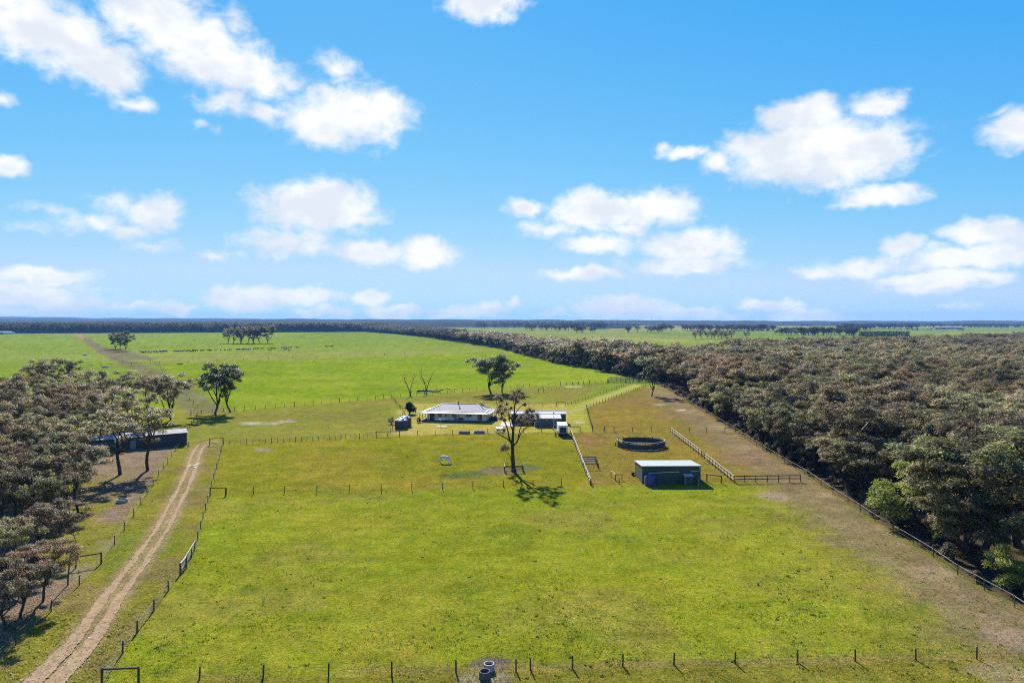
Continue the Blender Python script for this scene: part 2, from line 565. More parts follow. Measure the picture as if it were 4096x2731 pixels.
# ---------------------------------------------------------------- survey lines shared by ground and fences
TRACK = [g(105, 2790), g(175, 2731), Z6(775, 1568), Z6(925, 1345), Z6(1060, 1150), Z6(1250, 900), Z6(1400, 690), Z6(1530, 490), Z6(1640, 280),
         Z6(1720, 130), Z1(1790, 1500), Z1(1840, 1340), Z1(1885, 1262), Z1(1960, 1225), Z1(2030, 1215)]
RIGHT_FENCE = [Z4(1050, 345), Z4(1130, 385), Z4(1220, 440), Z4(1290, 490), Z4(1390, 560), Z4(1510, 622), Z4(1575, 665), Z4(1650, 715), Z4(1740, 765), Z4(1785, 800), Z4(1832, 832), Z4(1885, 866), Z4(1942, 902),
               Z4(2000, 940), Z4(2037, 964), Z4(2073, 984), Z4(2137, 1026), Z4(2207, 1068), ZR(470, 430), ZR(610, 525), ZR(712, 595), ZR(842, 678), ZR(948, 746), ZR(1073, 832), ZR(1230, 930), ZR(1400, 1032),
               ZR(1577, 1142), ZR(1782, 1285), ZR(2010, 1415), ZR(2272, 1562), g(4220, 2540)]
LEFT_FENCE = [Z7(-60, 640), Z7(105, 472), Z6(480, 1285), Z6(745, 1037), Z6(952, 830), Z6(1078, 652), Z6(1168, 515), Z6(1256, 385), Z6(1324, 280), Z6(1383, 187), Z6(1441, 102),
              Z1(1491, 1535), Z1(1536, 1476), Z1(1578, 1420), Z1(1615, 1360), Z1(1648, 1304), Z1(1685, 1268)]
PADDOCK_FENCE = [Z7(683, 745), Z7(825, 522), Z7(921, 383), Z7(1034, 236), Z7(1131, 107), Z6(1291, 1480), Z6(1446, 1277), Z6(1583, 1087), Z6(1695, 935), Z6(1749, 870), Z6(1802, 770), Z6(1832, 703), Z6(1858, 607), Z6(1885, 502),
                 Z6(1908, 412), Z6(1931, 332), Z6(1954, 252), Z6(1976, 190), Z6(1990, 118), Z1(2008, 1565), Z1(2021, 1522), Z1(2036, 1475), Z1(2049, 1425), Z1(2061, 1382), Z1(2073, 1335), Z1(2085, 1300), Z1(2095, 1255)]
FRONT_FENCE = [g(554, 2731), g(798, 2714), g(1053, 2708), g(1314, 2701), g(1567, 2695), g(1824, 2688), g(2064, 2683), g(2122, 2679), g(2290, 2672), g(2491, 2663), g(2696, 2659), g(2941, 2654), g(3190, 2647),
               g(3421, 2643), g(3663, 2639), g(3907, 2635), g(4180, 2628)]
BOUND_FENCE = [Z2(150, 968), Z2(250, 950), Z2(355, 940), Z2(455, 930), Z2(560, 925), Z2(650, 920), Z2(755, 912), Z2(853, 905), Z2(943, 897), Z2(1028, 891), Z2(1125, 880), Z2(1222, 873), Z2(1300, 866), Z2(1375, 860), Z2(1467, 852),
               Z2(1548, 843), Z2(1638, 836), Z2(1718, 829), Z2(1805, 821), Z2(1885, 813), Z2(1963, 807), Z3(175, 500), Z3(268, 489), Z3(355, 481), Z3(437, 474), Z3(517, 467), Z3(597, 461), Z3(680, 454), Z3(757, 448),
               Z3(833, 443), Z3(912, 437), Z3(987, 431), Z3(1063, 425), Z3(1138, 420), Z3(1210, 414), Z3(1277, 409), Z3(1343, 405), Z3(1417, 400), Z3(1485, 395), Z3(1552, 391), Z3(1617, 388), Z3(1683, 385), Z3(1748, 380),
               Z3(1816, 377), Z3(1884, 373), Z3(1938, 369), Z3(2002, 365), Z3(2065, 360), Z3(2127, 356), Z3(2180, 353), Z3(2243, 348), Z3(2300, 344), Z4(155, 329), Z4(210, 326), Z4(265, 322), Z4(315, 319), Z4(370, 314), Z4(425, 310), Z4(485, 305)]
YARD_FENCE = [Z1(1970, 1246), Z2(455, 1242), Z2(675, 1233), Z2(907, 1222), Z2(1135, 1209), Z2(1347, 1199), Z2(1560, 1188), Z2(1735, 1179), Z2(1892, 1170), Z2(2002, 1165), Z2(2110, 1161), Z2(2280, 1152),
              Z3(630, 884), Z3(810, 881), Z3(990, 875), Z3(1178, 869), Z3(1360, 867), Z3(1550, 864), Z3(1740, 860)]
MID_FENCE = [g(905, 1981), ZP(582, 1134), ZP(653, 1132), ZP(728, 1131), ZP(802, 1129), Z3(65, 1478), Z3(386, 1472), Z3(707, 1458), Z3(1023, 1448), Z3(1343, 1432), Z3(1652, 1428), Z3(1948, 1418)]

# ---------------------------------------------------------------- ground sheet
rows = [-120.0, -60.0, -20.0, 10.0, 30.0, 40.0]
inv = np.linspace(1 / 46.0, 1 / 2200.0, 330)
rows += list(1 / inv) + list(np.geomspace(2300, 24000, 24))
rows = np.array(rows)
cols = np.concatenate([np.linspace(-2.6, -0.92, 30)[:-1], np.linspace(-0.92, 0.92, 560), np.linspace(0.92, 2.6, 30)[1:]])
GX = np.maximum(np.abs(rows), 60.0)[:, None] * cols[None, :]
GY = np.repeat(rows[:, None], len(cols), 1)

def C(r, g_, b):
    return np.array([r, g_, b], float)
OLIVE, BROWN, PALE = C(.175, .165, .040), C(.165, .120, .070), C(.33, .27, .19)
def ground_colour(X, Y):
    n1 = fbm(X, Y, 22.0, 4, 1)
    n2 = fbm(X, Y, 6.0, 4, 2)
    n3 = fbm(X, Y * 0.35, 60.0, 4, 3)
    n4 = fbm(X, Y, 2.2, 3, 4)
    col = np.ones(X.shape + (3,)) * C(.150, .205, .030)
    def lay(wt, c):
        nonlocal col
        wt = np.clip(wt, 0, 1)[..., None]
        col = col * (1 - wt) + np.asarray(c) * wt
    wob = (n2 - .5)
    lay(sstep(300, 250, Y), C(.190, .180, .026))
    # far country: patchwork of pastures
    far = sstep(900, 1300, Y)
    lay(far * sstep(-400, 0, X), C(.185, .215, .060))
    pat = vnoise(X, Y, 700.0, 9)
    lay(far * sstep(.52, .56, pat) * .8 * sstep(0, 200, X), C(.27, .255, .10))
    lay(far * sstep(.40, .36, pat) * .8 * sstep(0, 200, X), C(.13, .19, .045))
    lay(sstep(2050, 2120, Y) * sstep(-250, -330, X + (Y - 2100) * .15), C(.055, .055, .035))
    # left far paddocks, paler on the left of the lane
    lay(sstep(500, 560, Y) * sstep(-60, -140, X + Y * .23) * .7, C(.190, .235, .055))
    # lush field behind the boundary fence
    lush = [Z2(-600, 960), Z2(560, 925), Z3(175, 500), Z3(1138, 420), Z4(485, 305), Z4(620, 290), Z4(720, 240), ZM(2351, 470), ZM(2100, 432), ZM(1600, 312), ZM(1240, 338), ZM(300, 378), Z2(0, 476), Z1(1500, 475), Z1(1600, 600)]
    sd = poly_sd(X, Y, lush)
    lay(sstep(-2, 3, sd + wob * 6), C(.152, .213, .014))
    lay(sstep(-2, 3, sd) * sstep(.46, .66, n1) * .6, C(.205, .240, .028))
    lay(sstep(-2, 3, sd) * sstep(14, 0, sd + wob * 16) * sstep(480, 380, Y) * .6, C(.25, .27, .05))
    # tired strip of pasture beyond it
    strip = [Z2(-300, 490), ZM(300, 378), ZM(1240, 338), ZM(1640, 320), ZM(1300, 268), Z2(1300, 330), Z2(300, 385), Z2(-300, 410)]
    sds = poly_sd(X, Y, strip)
    lay(sstep(-8, 8, sds + wob * 20) * .8, C(.205, .215, .062))
    lay(sstep(700, 760, Y) * sstep(2050, 1500, Y) * sstep(60, -60, X - (Y - 500) * .0 - 40) * .6, C(.155, .215, .026))
    # weedy lane between the far left paddocks
    lane = [Z1(735, 205), Z1(800, 245), Z1(960, 345), Z1(1100, 430), Z1(1250, 490), Z1(1420, 560), Z1(1650, 700), Z1(1850, 860), Z1(1950, 940)]
    dl = line_d(X, Y, lane)
    wl = 7.0 + 0 * X
    lay(sstep(wl + 3, wl - 3, dl + wob * 7) * .85, C(.155, .130, .070))
    lay(sstep(wl + 1, wl - 4, dl + wob * 9) * sstep(.5, .65, n2) * .6, C(.10, .13, .04))
    lane2 = [Z1(1000, 325), Z1(1180, 380), Z1(1340, 440)]
    lay(sstep(14, 6, line_d(X, Y, lane2) + wob * 10) * .8, C(.135, .115, .075))
    red = [Z1(735, 203), Z1(760, 225), Z1(790, 243)]
    lay(sstep(9, 4, line_d(X, Y, red)) * .8, C(.34, .19, .11))
    rut = [Z1(800, 243), Z1(880, 300), Z1(980, 375), Z1(1120, 440)]
    lay(sstep(3, 1, np.abs(line_d(X, Y, rut) - 1.5)) * .8, C(.17, .13, .09))
    # house paddock: tired olive grass
    hp = [Z2(-200, 985), Z2(560, 930), Z3(175, 504), Z3(1138, 424), Z4(485, 310), Z4(560, 310), Z4(170, 525), Z4(0, 560), Z3(1740, 862), Z3(1178, 870), Z2(2110, 1162), Z2(1135, 1210), Z1(1970, 1248), Z1(1760, 1250), Z1(1650, 1110)]
    sdh = poly_sd(X, Y, hp)
    lay(sstep(-1, 2, sdh + wob * 2), C(.185, .185, .040))
    lay(sstep(-1, 4, sdh) * sstep(.46, .60, n1) * .75, C(.185, .160, .045))
    lay(sstep(-1, 4, sdh) * sstep(.55, .68, n2) * .5, C(.150, .180, .026))
    # mown lawn around the house
    lawn = [Z3(170, 890), Z3(250, 640), Z3(400, 560), Z3(2120, 570), Z3(2260, 870), Z3(1740, 858), Z3(1178, 868), Z3(440, 888)]
    sdl = poly_sd(X, Y, lawn)
    lay(sstep(-2, 2, sdl + wob * 3) * .9, C(.330, .285, .072))
    lay(sstep(-2, 2, sdl) * sstep(.52, .66, n2) * .5, C(.40, .32, .14))
    # lane to the yards
    lw = [Z4(165, 530), Z4(775, 318), Z4(890, 335), Z4(345, 545), Z4(400, 770), Z4(200, 770), Z4(170, 600)]
    lay(sstep(-.8, 1.2, poly_sd(X, Y, lw) + wob), C(.255, .255, .055))
    lwm = [Z4(165, 590), Z4(330, 525), Z4(560, 425), Z4(840, 325)]
    lay(sstep(1.1, .4, np.abs(line_d(X, Y, lwm) - 1.0)) * .75, C(.33, .30, .11))
    # horse paddock
    hz = [Z2(455, 1245), Z2(1135, 1211), Z3(440, 890), Z3(1178, 871), Z3(1740, 862), Z3(1870, 905), Z3(2060, 905), Z3(2275, 1425), Z3(1948, 1420), Z3(65, 1480), g(905, 1985)]
    sdz = poly_sd(X, Y, hz)
    lay(sstep(-.6, .8, sdz), C(.188, .182, .020))
    lay(sstep(-.6, .8, sdz) * sstep(.5, .64, n1) * .7, C(.220, .180, .032))
    lay(sstep(-.6, .8, sdz) * sstep(.55, .70, n2) * .5, C(.130, .150, .016))
    # right hand paddocks: brown tinge, worn near the wood
    rp = [Z4(345, 545), Z4(890, 345), Z4(1050, 345)] + RIGHT_FENCE[:20] + [Z4(1730, 1250), Z4(1420, 1240), Z4(640, 1250), Z4(385, 1275), Z4(190, 777), Z4(400, 768)]
    sdr = poly_sd(X, Y, rp)
    lay(sstep(-1, 1.5, sdr + wob), C(.195, .148, .036))
    lay(sstep(-1, 1.5, sdr) * sstep(.44, .58, n1) * .75, C(.205, .128, .052))
    lay(sstep(-1, 1.5, sdr) * sstep(.56, .68, n2) * .55, C(.140, .138, .024))
    # front paddock
    fp = [Z7(683, 745)] + PADDOCK_FENCE[1:18] + [Z3(65, 1478), Z3(1023, 1448), Z3(1948, 1418), Z4(385, 1275), Z4(1730, 1252), ZR(435, 490)] + RIGHT_FENCE[19:] + [g(4180, 2628), g(554, 2731)]
    sdf = poly_sd(X, Y, fp)
    inf = sstep(-.8, .8, sdf)
    lay(inf, C(.197, .216, .020))
    lay(inf * sstep(.45, .62, n1) * .4, C(.172, .200, .020))
    lay(inf * sstep(.50, .66, fbm(X, Y, 13.0, 4, 12)) * .45, C(.235, .212, .032))
    lay(inf * sstep(.57, .70, n2) * .5, C(.125, .165, .018))
    lay(inf * sstep(.54, .66, fbm(X, Y, 30.0, 3, 61)) * .35, C(.150, .205, .020))
    lay(inf * sstep(.58, .70, fbm(X, Y, 17.0, 4, 71)) * .5, C(.215, .185, .050))
    lay(inf * sstep(.52, .66, fbm(X, Y, 9.0, 4, 22)) * sstep(-5, 25, X) * .28, C(.205, .175, .045))
    # worn margin along the wood, and the dirt corner
    rfl = line_d(X, Y, RIGHT_FENCE)
    inside_r = np.maximum(inf, sstep(-1, 1.5, sdr))
    wm = sstep(13, 4, rfl + wob * 11 + (n4 - .5) * 3)
    lay(inside_r * wm * .88, C(.195, .145, .088))
    lay(inside_r * sstep(20, 8, rfl + wob * 14) * sstep(.45, .6, n2) * .7, C(.20, .155, .075))
    lay(inside_r * wm * sstep(.60, .72, n2) * .7, C(.30, .22, .15))
    for (px, py), rr, c in ((ZR(180, 600), 3.0, C(.25, .185, .125)), (Z4(1240, 560), 2.2, C(.5, .42, .33)), (Z4(1040, 510), 2.4, C(.4, .32, .25)), (Z4(2150, 1390), 3.0, C(.30, .22, .15)), (g(4060, 2700), 3.0, C(.34, .25, .17)), (g(4090, 2560), 3.5, C(.26, .19, .13)),
                             (Z2(740, 1040), 4.2, C(.40, .35, .27)), (Z2(945, 1040), 2.4, C(.33, .27, .20)), (Z2(1050, 1022), 3.0, C(.33, .28, .21)), (Z2(838, 1285), 1.9, C(.24, .2, .15)), (Z4(275, 680), 2.2, C(.42, .35, .24)),
                             (Z3(1200, 1260), 3.4, C(.15, .12, .075)), (Z3(1430, 1285), 2.4, C(.16, .125, .08)), (Z8(935, 592), 1.6, C(.13, .10, .08)), (Z8(905, 695), 2.0, C(.30, .25, .20)), (Z8(1010, 600), 1.2, C(.13, .10, .08)), (Z8(860, 600), 1.0, C(.14, .11, .09)), (Z8(800, 690), 1.0, C(.28, .23, .18)), (Z8(1010, 690), 1.2, C(.30, .25, .20)),
                             (Z3(930, 1300), 4.0, C(.10, .12, .04)), (Z4(215, 345), 3.6, C(.44, .36, .22)), (Z1(1220, 545), 5.0, C(.3, .25, .16)), (Z3(1600, 1235), 3.5, C(.12, .13, .055))):
        dd = np.hypot(X - px, (Y - py)) + wob * rr * 1.4 + (n4 - .5) * rr * .9
        lay(sstep(rr * 1.15, rr * .55, dd) * .9, c)
    lay(inf * sstep(.6, .2, np.abs(np.hypot(X - Z2(740, 1040)[0], Y - Z2(740, 1040)[1]) - 2)) * 0, OLIVE)
    # verge beside the drive and under the left trees
    vg = [Z7(-400, 760)] + [(x - 1.5, y) for x, y in TRACK[:12]] + [Z1(1760, 1260), Z1(1700, 1268)] + LEFT_FENCE[::-1]
    verge = [g(-900, 2900)] + LEFT_FENCE + [Z1(1700, 1260), Z1(1970, 1248)] + PADDOCK_FENCE[::-1] + [g(350, 2900)]
    sdv = poly_sd(X, Y, verge)
    inv_ = sstep(-.6, .8, sdv)
    lay(inv_, C(.185, .175, .030))
    lay(inv_ * sstep(.48, .62, n2) * .7, C(.180, .140, .060))
    lay(inv_ * sstep(.56, .7, n1) * .6, C(.130, .165, .020))
    wood = [g(-6000, 3600), g(-900, 2900)] + [(x - .5, y) for x, y in LEFT_FENCE] + [Z1(1650, 1280), Z1(1600, 1260), Z1(900, 1320), Z1(300, 1340), Z1(-900, 1340)]
    sdw = poly_sd(X, Y, wood)
    inw = sstep(-.8, 1.2, sdw + wob * 2)
    lay(inw, C(.200, .150, .100))
    lay(inw * sstep(.47, .60, n1) * .85, C(.185, .180, .030))
    lay(inw * sstep(.55, .68, n2) * .6, C(.25, .19, .135))
    dtr = line_d(X, Y, TRACK)
    lay(sstep(2.6, .9, dtr + wob * 1.6) * .75, C(.27, .20, .115))
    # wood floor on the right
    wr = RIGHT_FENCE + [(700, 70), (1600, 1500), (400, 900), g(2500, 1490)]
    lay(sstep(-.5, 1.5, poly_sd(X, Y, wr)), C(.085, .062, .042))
    # narrow strip beyond the front fence at the picture's foot
    ff = poly_sd(X, Y, FRONT_FENCE + [(200, 40), (-200, 40)])
    lay(sstep(-.6, .6, ff + wob) * .55, C(.165, .150, .035))
    lay(sstep(1.6, .3, np.abs(ff) + wob * 1.6) * inf * sstep(.42, .55, n1) * .7, C(.215, .150, .065))
    # mottling at the scale of single tussocks
    grn = sstep(2.2, 4.0, col[..., 1] / np.maximum(col[..., 2], 1e-3))
    col[..., 2] *= 1 - .2 * grn
    k = 1 + (n4 - .5) * .45 + (n3 - .5) * .24
    return np.clip(col * k[..., None] * 0.84, 0.01, 1)

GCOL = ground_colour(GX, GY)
nr, nc = GX.shape
gz = np.zeros_like(GX)
gz += np.where((GY > 40) & (GY < 400), (fbm(GX, GY, 9.0, 3, 30) - .5) * .10, 0)
gv = np.stack([GX, GY, gz], -1).reshape(-1, 3)
ii = (np.arange(nr - 1)[:, None] * nc + np.arange(nc - 1)[None, :]).ravel()
gq = np.stack([ii, ii + 1, ii + nc + 1, ii + nc], 1)

gm = bpy.data.materials.new('pasture')
gm.use_nodes = True
t = NT(gm.node_tree)
b = t.n['Principled BSDF']
b.inputs['Roughness'].default_value = 0.95
b.inputs['Specular IOR Level'].default_value = 0.0
att = t.new('ShaderNodeAttribute', attribute_name='tint').outputs['Color']
pos = t.new('ShaderNodeNewGeometry').outputs['Position']
f1 = t.noise(pos, 2.1, 6, 0.75)
f2 = t.noise(pos, 0.55, 4, 0.62)
f3 = t.noise(pos, 7.0, 3, 0.7)
c = t.mix(1.0, att, t.mix(t.mapr(f1, 0.3, 0.7), (0.50, 0.57, 0.50, 1), (1.50, 1.42, 1.40, 1)), 'MULTIPLY')
c = t.mix(1.0, c, t.mix(t.mapr(f2, 0.32, 0.68), (0.80, 0.90, 0.76, 1), (1.22, 1.12, 1.18, 1)), 'MULTIPLY')
f4 = t.noise(t.vmath('MULTIPLY', pos, (1.0, 1.6, 1.0)), 0.11, 4, 0.65)
f5 = t.noise(t.vmath('MULTIPLY', pos, (0.6, 1.6, 1.0)), 0.022, 4, 0.6)
c = t.mix(1.0, c, t.mix(t.mapr(f4, 0.34, 0.66), (0.93, 0.95, 0.90, 1), (1.07, 1.05, 1.1, 1)), 'MULTIPLY')
c = t.mix(1.0, c, t.mix(t.mapr(f5, 0.36, 0.64), (0.90, 0.95, 0.90, 1), (1.10, 1.05, 1.10, 1)), 'MULTIPLY')
f6 = t.noise(pos, 8.0, 3, 0.8)
c = t.mix(1.0, c, t.mix(t.mapr(f6, 0.30, 0.70), (0.42, 0.46, 0.40, 1), (1.60, 1.55, 1.60, 1)), 'MULTIPLY')
dark = t.math('MULTIPLY', t.mapr(f3, 0.60, 0.72, smooth=True), 0.7)
c = t.mix(dark, c, t.mix(1.0, c, (0.35, 0.46, 0.35, 1), 'MULTIPLY'))
t.put(b.inputs['Base Color'], c)
bp = t.new('ShaderNodeBump')
bp.inputs['Strength'].default_value = 0.9
bp.inputs['Distance'].default_value = 0.16
t.put(bp.inputs['Height'], t.math('ADD', t.noise(pos, 4.5, 4, 0.75), t.math('MULTIPLY', f2, 0.7)))
t.l.new(bp.outputs[0], b.inputs['Normal'])
MATS['pasture'] = gm
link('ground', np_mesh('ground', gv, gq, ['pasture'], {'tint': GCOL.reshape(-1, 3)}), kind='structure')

# ---------------------------------------------------------------- drive, pale patches on it, far hills
def resample(pts, step):
    P = np.array(pts, float)
    # Catmull-Rom through the survey points
    out = []
    for i in range(len(P) - 1):
        p0, p1, p2, p3 = P[max(i - 1, 0)], P[i], P[i + 1], P[min(i + 2, len(P) - 1)]
        n = max(2, int(np.hypot(*(p2 - p1)) / step))
        for k in range(n):
            s = k / n
            out.append(0.5 * (2 * p1 + (p2 - p0) * s + (2 * p0 - 5 * p1 + 4 * p2 - p3) * s * s + (3 * p1 - p0 - 3 * p2 + p3) * s ** 3))
    out.append(P[-1])
    return np.array(out)

mat('drive_dirt', (0.33, 0.235, 0.135), (0.185, 0.128, 0.072), 1.6, 0.95, bump=0.8, spec=0.02, detail=8)
mat('pale_patch', (0.44, 0.385, 0.31), (0.36, 0.31, 0.25), 2, 0.8, spec=0.03)  # matt bare pale tone, painted in place of a bright water reflection
tr = resample(TRACK, 0.12)
tan = np.gradient(tr, axis=0)
tan /= np.linalg.norm(tan, axis=1)[:, None]
nor = np.stack([tan[:, 1], -tan[:, 0]], 1)
for side in (-1, 1):
    s = np.cumsum(np.r_[0, np.hypot(*np.diff(tr, axis=0).T)])
    near = sstep(88, 58, tr[:, 1])
    off = side * (0.80 + 0.12 * near)
    hw = 0.32 + 0.44 * near + 0.05 * np.sin(s * .4)
    e1 = off - hw + (fbm(s, s * 0 + side, .5, 3, 1) - .5) * .42 + (vnoise(s, s * 0, 4.0, 2) - .5) * .25
    e2 = off + hw + (fbm(s, s * 0 + side, .5, 3, 9) - .5) * .42 + (vnoise(s, s * 0, 4.0, 6) - .5) * .25
    V = []
    for e, z in ((e1, 0.055), (off + 0 * s, 0.05), (e2, 0.055)):
        q = tr + nor * e[:, None]
        V.append(np.c_[q, gz[0, 0] + 0.0 * s + z])
    V = np.concatenate(V)
    n = len(tr)
    i = np.arange(n - 1)
    F = np.concatenate([np.stack([i, i + n, i + n + 1, i + 1], 1), np.stack([i + n, i + 2 * n, i + 2 * n + 1, i + n + 1], 1)])
    link('dirt_track', np_mesh('dirt_track', V, F, ['drive_dirt']), kind='structure')
for k, ((px, py), rx, ry) in enumerate(((Z1(1778, 1440), .30, 1.1), (Z1(1845, 1430), .34, 1.3), (Z1(1838, 1455), .26, .6), (Z7(600, 422), .12, .18))):
    a = np.linspace(0, 2 * math.pi, 15)[:-1]
    rr = 1 + (vnoise(a * 2, a * 0 + k, 1, 3) - .5) * .6
    V = np.c_[px + rx * rr * np.cos(a), py + ry * rr * np.sin(a), a * 0 + .075]
    me = bpy.data.meshes.new('pale_patch')
    me.from_pydata([tuple(x) for x in V], [], [tuple(range(14))])
    me.materials.append(MATS['pale_patch'])
    link('pale_patch', me, kind='structure')

mat('far_wood', (0.035, 0.038, 0.022), (0.065, 0.062, 0.038), 0.03, 0.95, spec=0.0, detail=7)
def ridge(name, y0, y1, x0, x1, prof, n=420, seed=0):
    """wooded ridge: x-profile of heights, real slope front and back, ragged crown line"""
    xs = np.linspace(x0, x1, n)
    hts = np.interp(xs, [p[0] for p in prof], [p[1] for p in prof])
    ts = np.array([0, .12, .3, .5, .75, 1.0])
    sh = np.array([0, .45, .8, 1.0, .8, 0.0])
    V, F = [], []
    for j, (tt, s_) in enumerate(zip(ts, sh)):
        rag = (vnoise(xs, xs * 0 + j * 7 + seed, (x1 - x0) / n * 2.2, seed) - .5) * 7.0 + (vnoise(xs, xs * 0 + j, 260., seed + 4) - .5) * 9
        V.append(np.c_[xs, np.full(n, y0 + (y1 - y0) * tt), np.where(s_ > 0, hts * s_ + rag * s_, -2.0)])
    V = np.concatenate(V)
    i = np.arange(n - 1)
    for j in range(len(ts) - 1):
        F.append(np.stack([i + j * n, i + 1 + j * n, i + 1 + (j + 1) * n, i + (j + 1) * n], 1))
    link(name, np_mesh(name, V, np.concatenate(F), ['far_wood']), kind='structure')
def px(u, v, d):      # world x and height of a survey position at distance d
    return ((u - CU) * d / FPX, CAM_H - (v - HV) * d / FPX)
ridge('hills', 9000, 12500, -13000, 13000, [(-13000, 120), px(-400, 1262, 10700), px(0, 1266, 10700), px(300, 1269, 10700), px(340, 1273, 10700), px(600, 1271, 10700), px(1100, 1275, 10700), px(1700, 1277, 10700), px(2300, 1279, 10700), px(2900, 1283, 10700), px(4096, 1284, 10700), (13000, 36)], seed=1)
ridge('hills', 5200, 7600, -8200, 9000, [(-8200, 40), px(0, 1277, 6400), px(400, 1280, 6400), px(1000, 1279, 6400), px(1800, 1280, 6400), px(2600, 1281, 6400), px(3300, 1284, 6400), px(4096, 1284, 6400), (9000, 32)], seed=8)
ridge('hills', 3900, 4500, -4600, 300, [(-4600, 26), px(200, 1286, 4200), px(900, 1285, 4200), px(1500, 1287, 4200), px(2000, 1287, 4200), (250, 20), (300, 2)], seed=15, n=380)

# ---------------------------------------------------------------- leaves and trees
def leaf_mat(name, dark, mid, light, gloss=0.5, trans=0.25, rough=0.42):
    m = bpy.data.materials.new(name)
    m.use_nodes = True
    t = NT(m.node_tree)
    b = t.n['Principled BSDF']
    tint = t.new('ShaderNodeAttribute', attribute_name='tint').outputs['Fac']
    rnd = t.new('ShaderNodeObjectInfo').outputs['Random']
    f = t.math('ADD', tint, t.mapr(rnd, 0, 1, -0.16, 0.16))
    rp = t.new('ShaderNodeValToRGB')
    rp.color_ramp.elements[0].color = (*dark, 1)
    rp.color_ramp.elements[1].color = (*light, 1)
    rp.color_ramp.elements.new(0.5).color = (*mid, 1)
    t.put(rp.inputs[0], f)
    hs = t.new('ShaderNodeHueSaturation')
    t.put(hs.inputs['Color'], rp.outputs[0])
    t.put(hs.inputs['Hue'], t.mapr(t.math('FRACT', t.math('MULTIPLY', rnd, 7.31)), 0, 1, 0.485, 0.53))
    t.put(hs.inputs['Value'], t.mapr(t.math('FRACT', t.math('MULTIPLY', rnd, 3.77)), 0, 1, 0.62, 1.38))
    t.put(b.inputs['Base Color'], hs.outputs[0])
    b.inputs['Roughness'].default_value = rough
    b.inputs['Specular IOR Level'].default_value = gloss
    tl = t.new('ShaderNodeBsdfTranslucent')
    t.put(tl.inputs['Color'], hs.outputs[0])
    mx = t.new('ShaderNodeMixShader')
    mx.inputs[0].default_value = trans
    t.l.new(b.outputs[0], mx.inputs[1])
    t.l.new(tl.outputs[0], mx.inputs[2])
    t.l.new(mx.outputs[0], t.n['Material Output'].inputs['Surface'])
    MATS[name] = m
    return m
leaf_mat('gum_leaf', (0.082, 0.068, 0.038), (0.215, 0.176, 0.092), (0.44, 0.355, 0.205), 0.10, 0.5, 0.5)
leaf_mat('olive_leaf', (0.068, 0.068, 0.028), (0.175, 0.168, 0.068), (0.34, 0.305, 0.135), 0.10, 0.5, 0.5)
leaf_mat('rust_leaf', (0.080, 0.058, 0.030), (0.225, 0.162, 0.082), (0.44, 0.30, 0.155), 0.10, 0.5, 0.5)
leaf_mat('far_leaf', (0.026, 0.030, 0.018), (0.068, 0.070, 0.042), (0.135, 0.125, 0.078), 0.05, 0.45, 0.6)
leaf_mat('green_leaf', (0.034, 0.046, 0.018), (0.085, 0.105, 0.038), (0.175, 0.185, 0.075), 0.12, 0.45, 0.5)
leaf_mat('wattle_leaf', (0.085, 0.105, 0.022), (0.21, 0.225, 0.05), (0.36, 0.34, 0.09), 0.08, 0.5, 0.55)
leaf_mat('scrub_leaf', (0.045, 0.036, 0.024), (0.100, 0.078, 0.050), (0.19, 0.145, 0.09), 0.1, 0.4, 0.6)
leaf_mat('pine_leaf', (0.008, 0.013, 0.008), (0.015, 0.024, 0.012), (0.028, 0.038, 0.02), 0.05, 0.1, 0.7)
leaf_mat('twig_brown', (0.10, 0.075, 0.055), (0.15, 0.11, 0.08), (0.22, 0.165, 0.12), 0.1, 0.2, 0.8)

def leaves(rng, centers, radii, counts, size, flat=0.6, shell=0.5, up=0.35, tint0=None):
    """leaf quads filling clumps; returns verts (4n,3), tint (4n)"""
    P, T, U = [], [], []
    for k, (c, r, n) in enumerate(zip(centers, radii, counts)):
        d = rng.normal(size=(n, 3))
        d /= np.linalg.norm(d, axis=1)[:, None]
        d[:, 2] = np.where(d[:, 2] < -up, -d[:, 2] * .7, d[:, 2])
        rad = r * (shell + (1 - shell) * rng.random(n)) ** 1.0
        rad *= np.where(rng.random(n) < .25, rng.random(n), 1.0)
        # lumpy outline
        lump = 0.78 + 0.45 * vnoise(d[:, 0] * 2.3 + k * 3.1, d[:, 1] * 2.3 + d[:, 2] * 2, 1.0, 7)
        p = d * (rad * lump)[:, None]
        p[:, 2] *= flat
        P.append(p + np.asarray(c))
        ct = rng.normal(0.5, 0.13) if tint0 is None else tint0[k]
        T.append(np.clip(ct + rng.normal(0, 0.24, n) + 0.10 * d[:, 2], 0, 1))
        U.append(d)
    P, T, U = np.concatenate(P), np.concatenate(T), np.concatenate(U)
    n = len(P)
    nrm = U * .45 + rng.normal(size=(n, 3)) * .55 + np.array([0, 0, .85])
    nrm /= np.linalg.norm(nrm, axis=1)[:, None]
    a = np.cross(nrm, rng.normal(size=(n, 3)))
    a /= np.linalg.norm(a, axis=1)[:, None] + 1e-9
    b_ = np.cross(nrm, a)
    L = size * (0.7 + 0.7 * rng.random(n))[:, None]
    W = L * 0.42
    q = np.stack([P - a * L, P - b_ * W, P + a * L, P + b_ * W], 1)
    return q.reshape(-1, 3), np.repeat(T, 4)

def crown_mesh(name, rng, centers, radii, counts, size, m, **kw):
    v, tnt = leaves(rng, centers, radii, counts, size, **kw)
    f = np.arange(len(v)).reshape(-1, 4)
    return np_mesh(name, v, f, [m], {'tint': tnt})

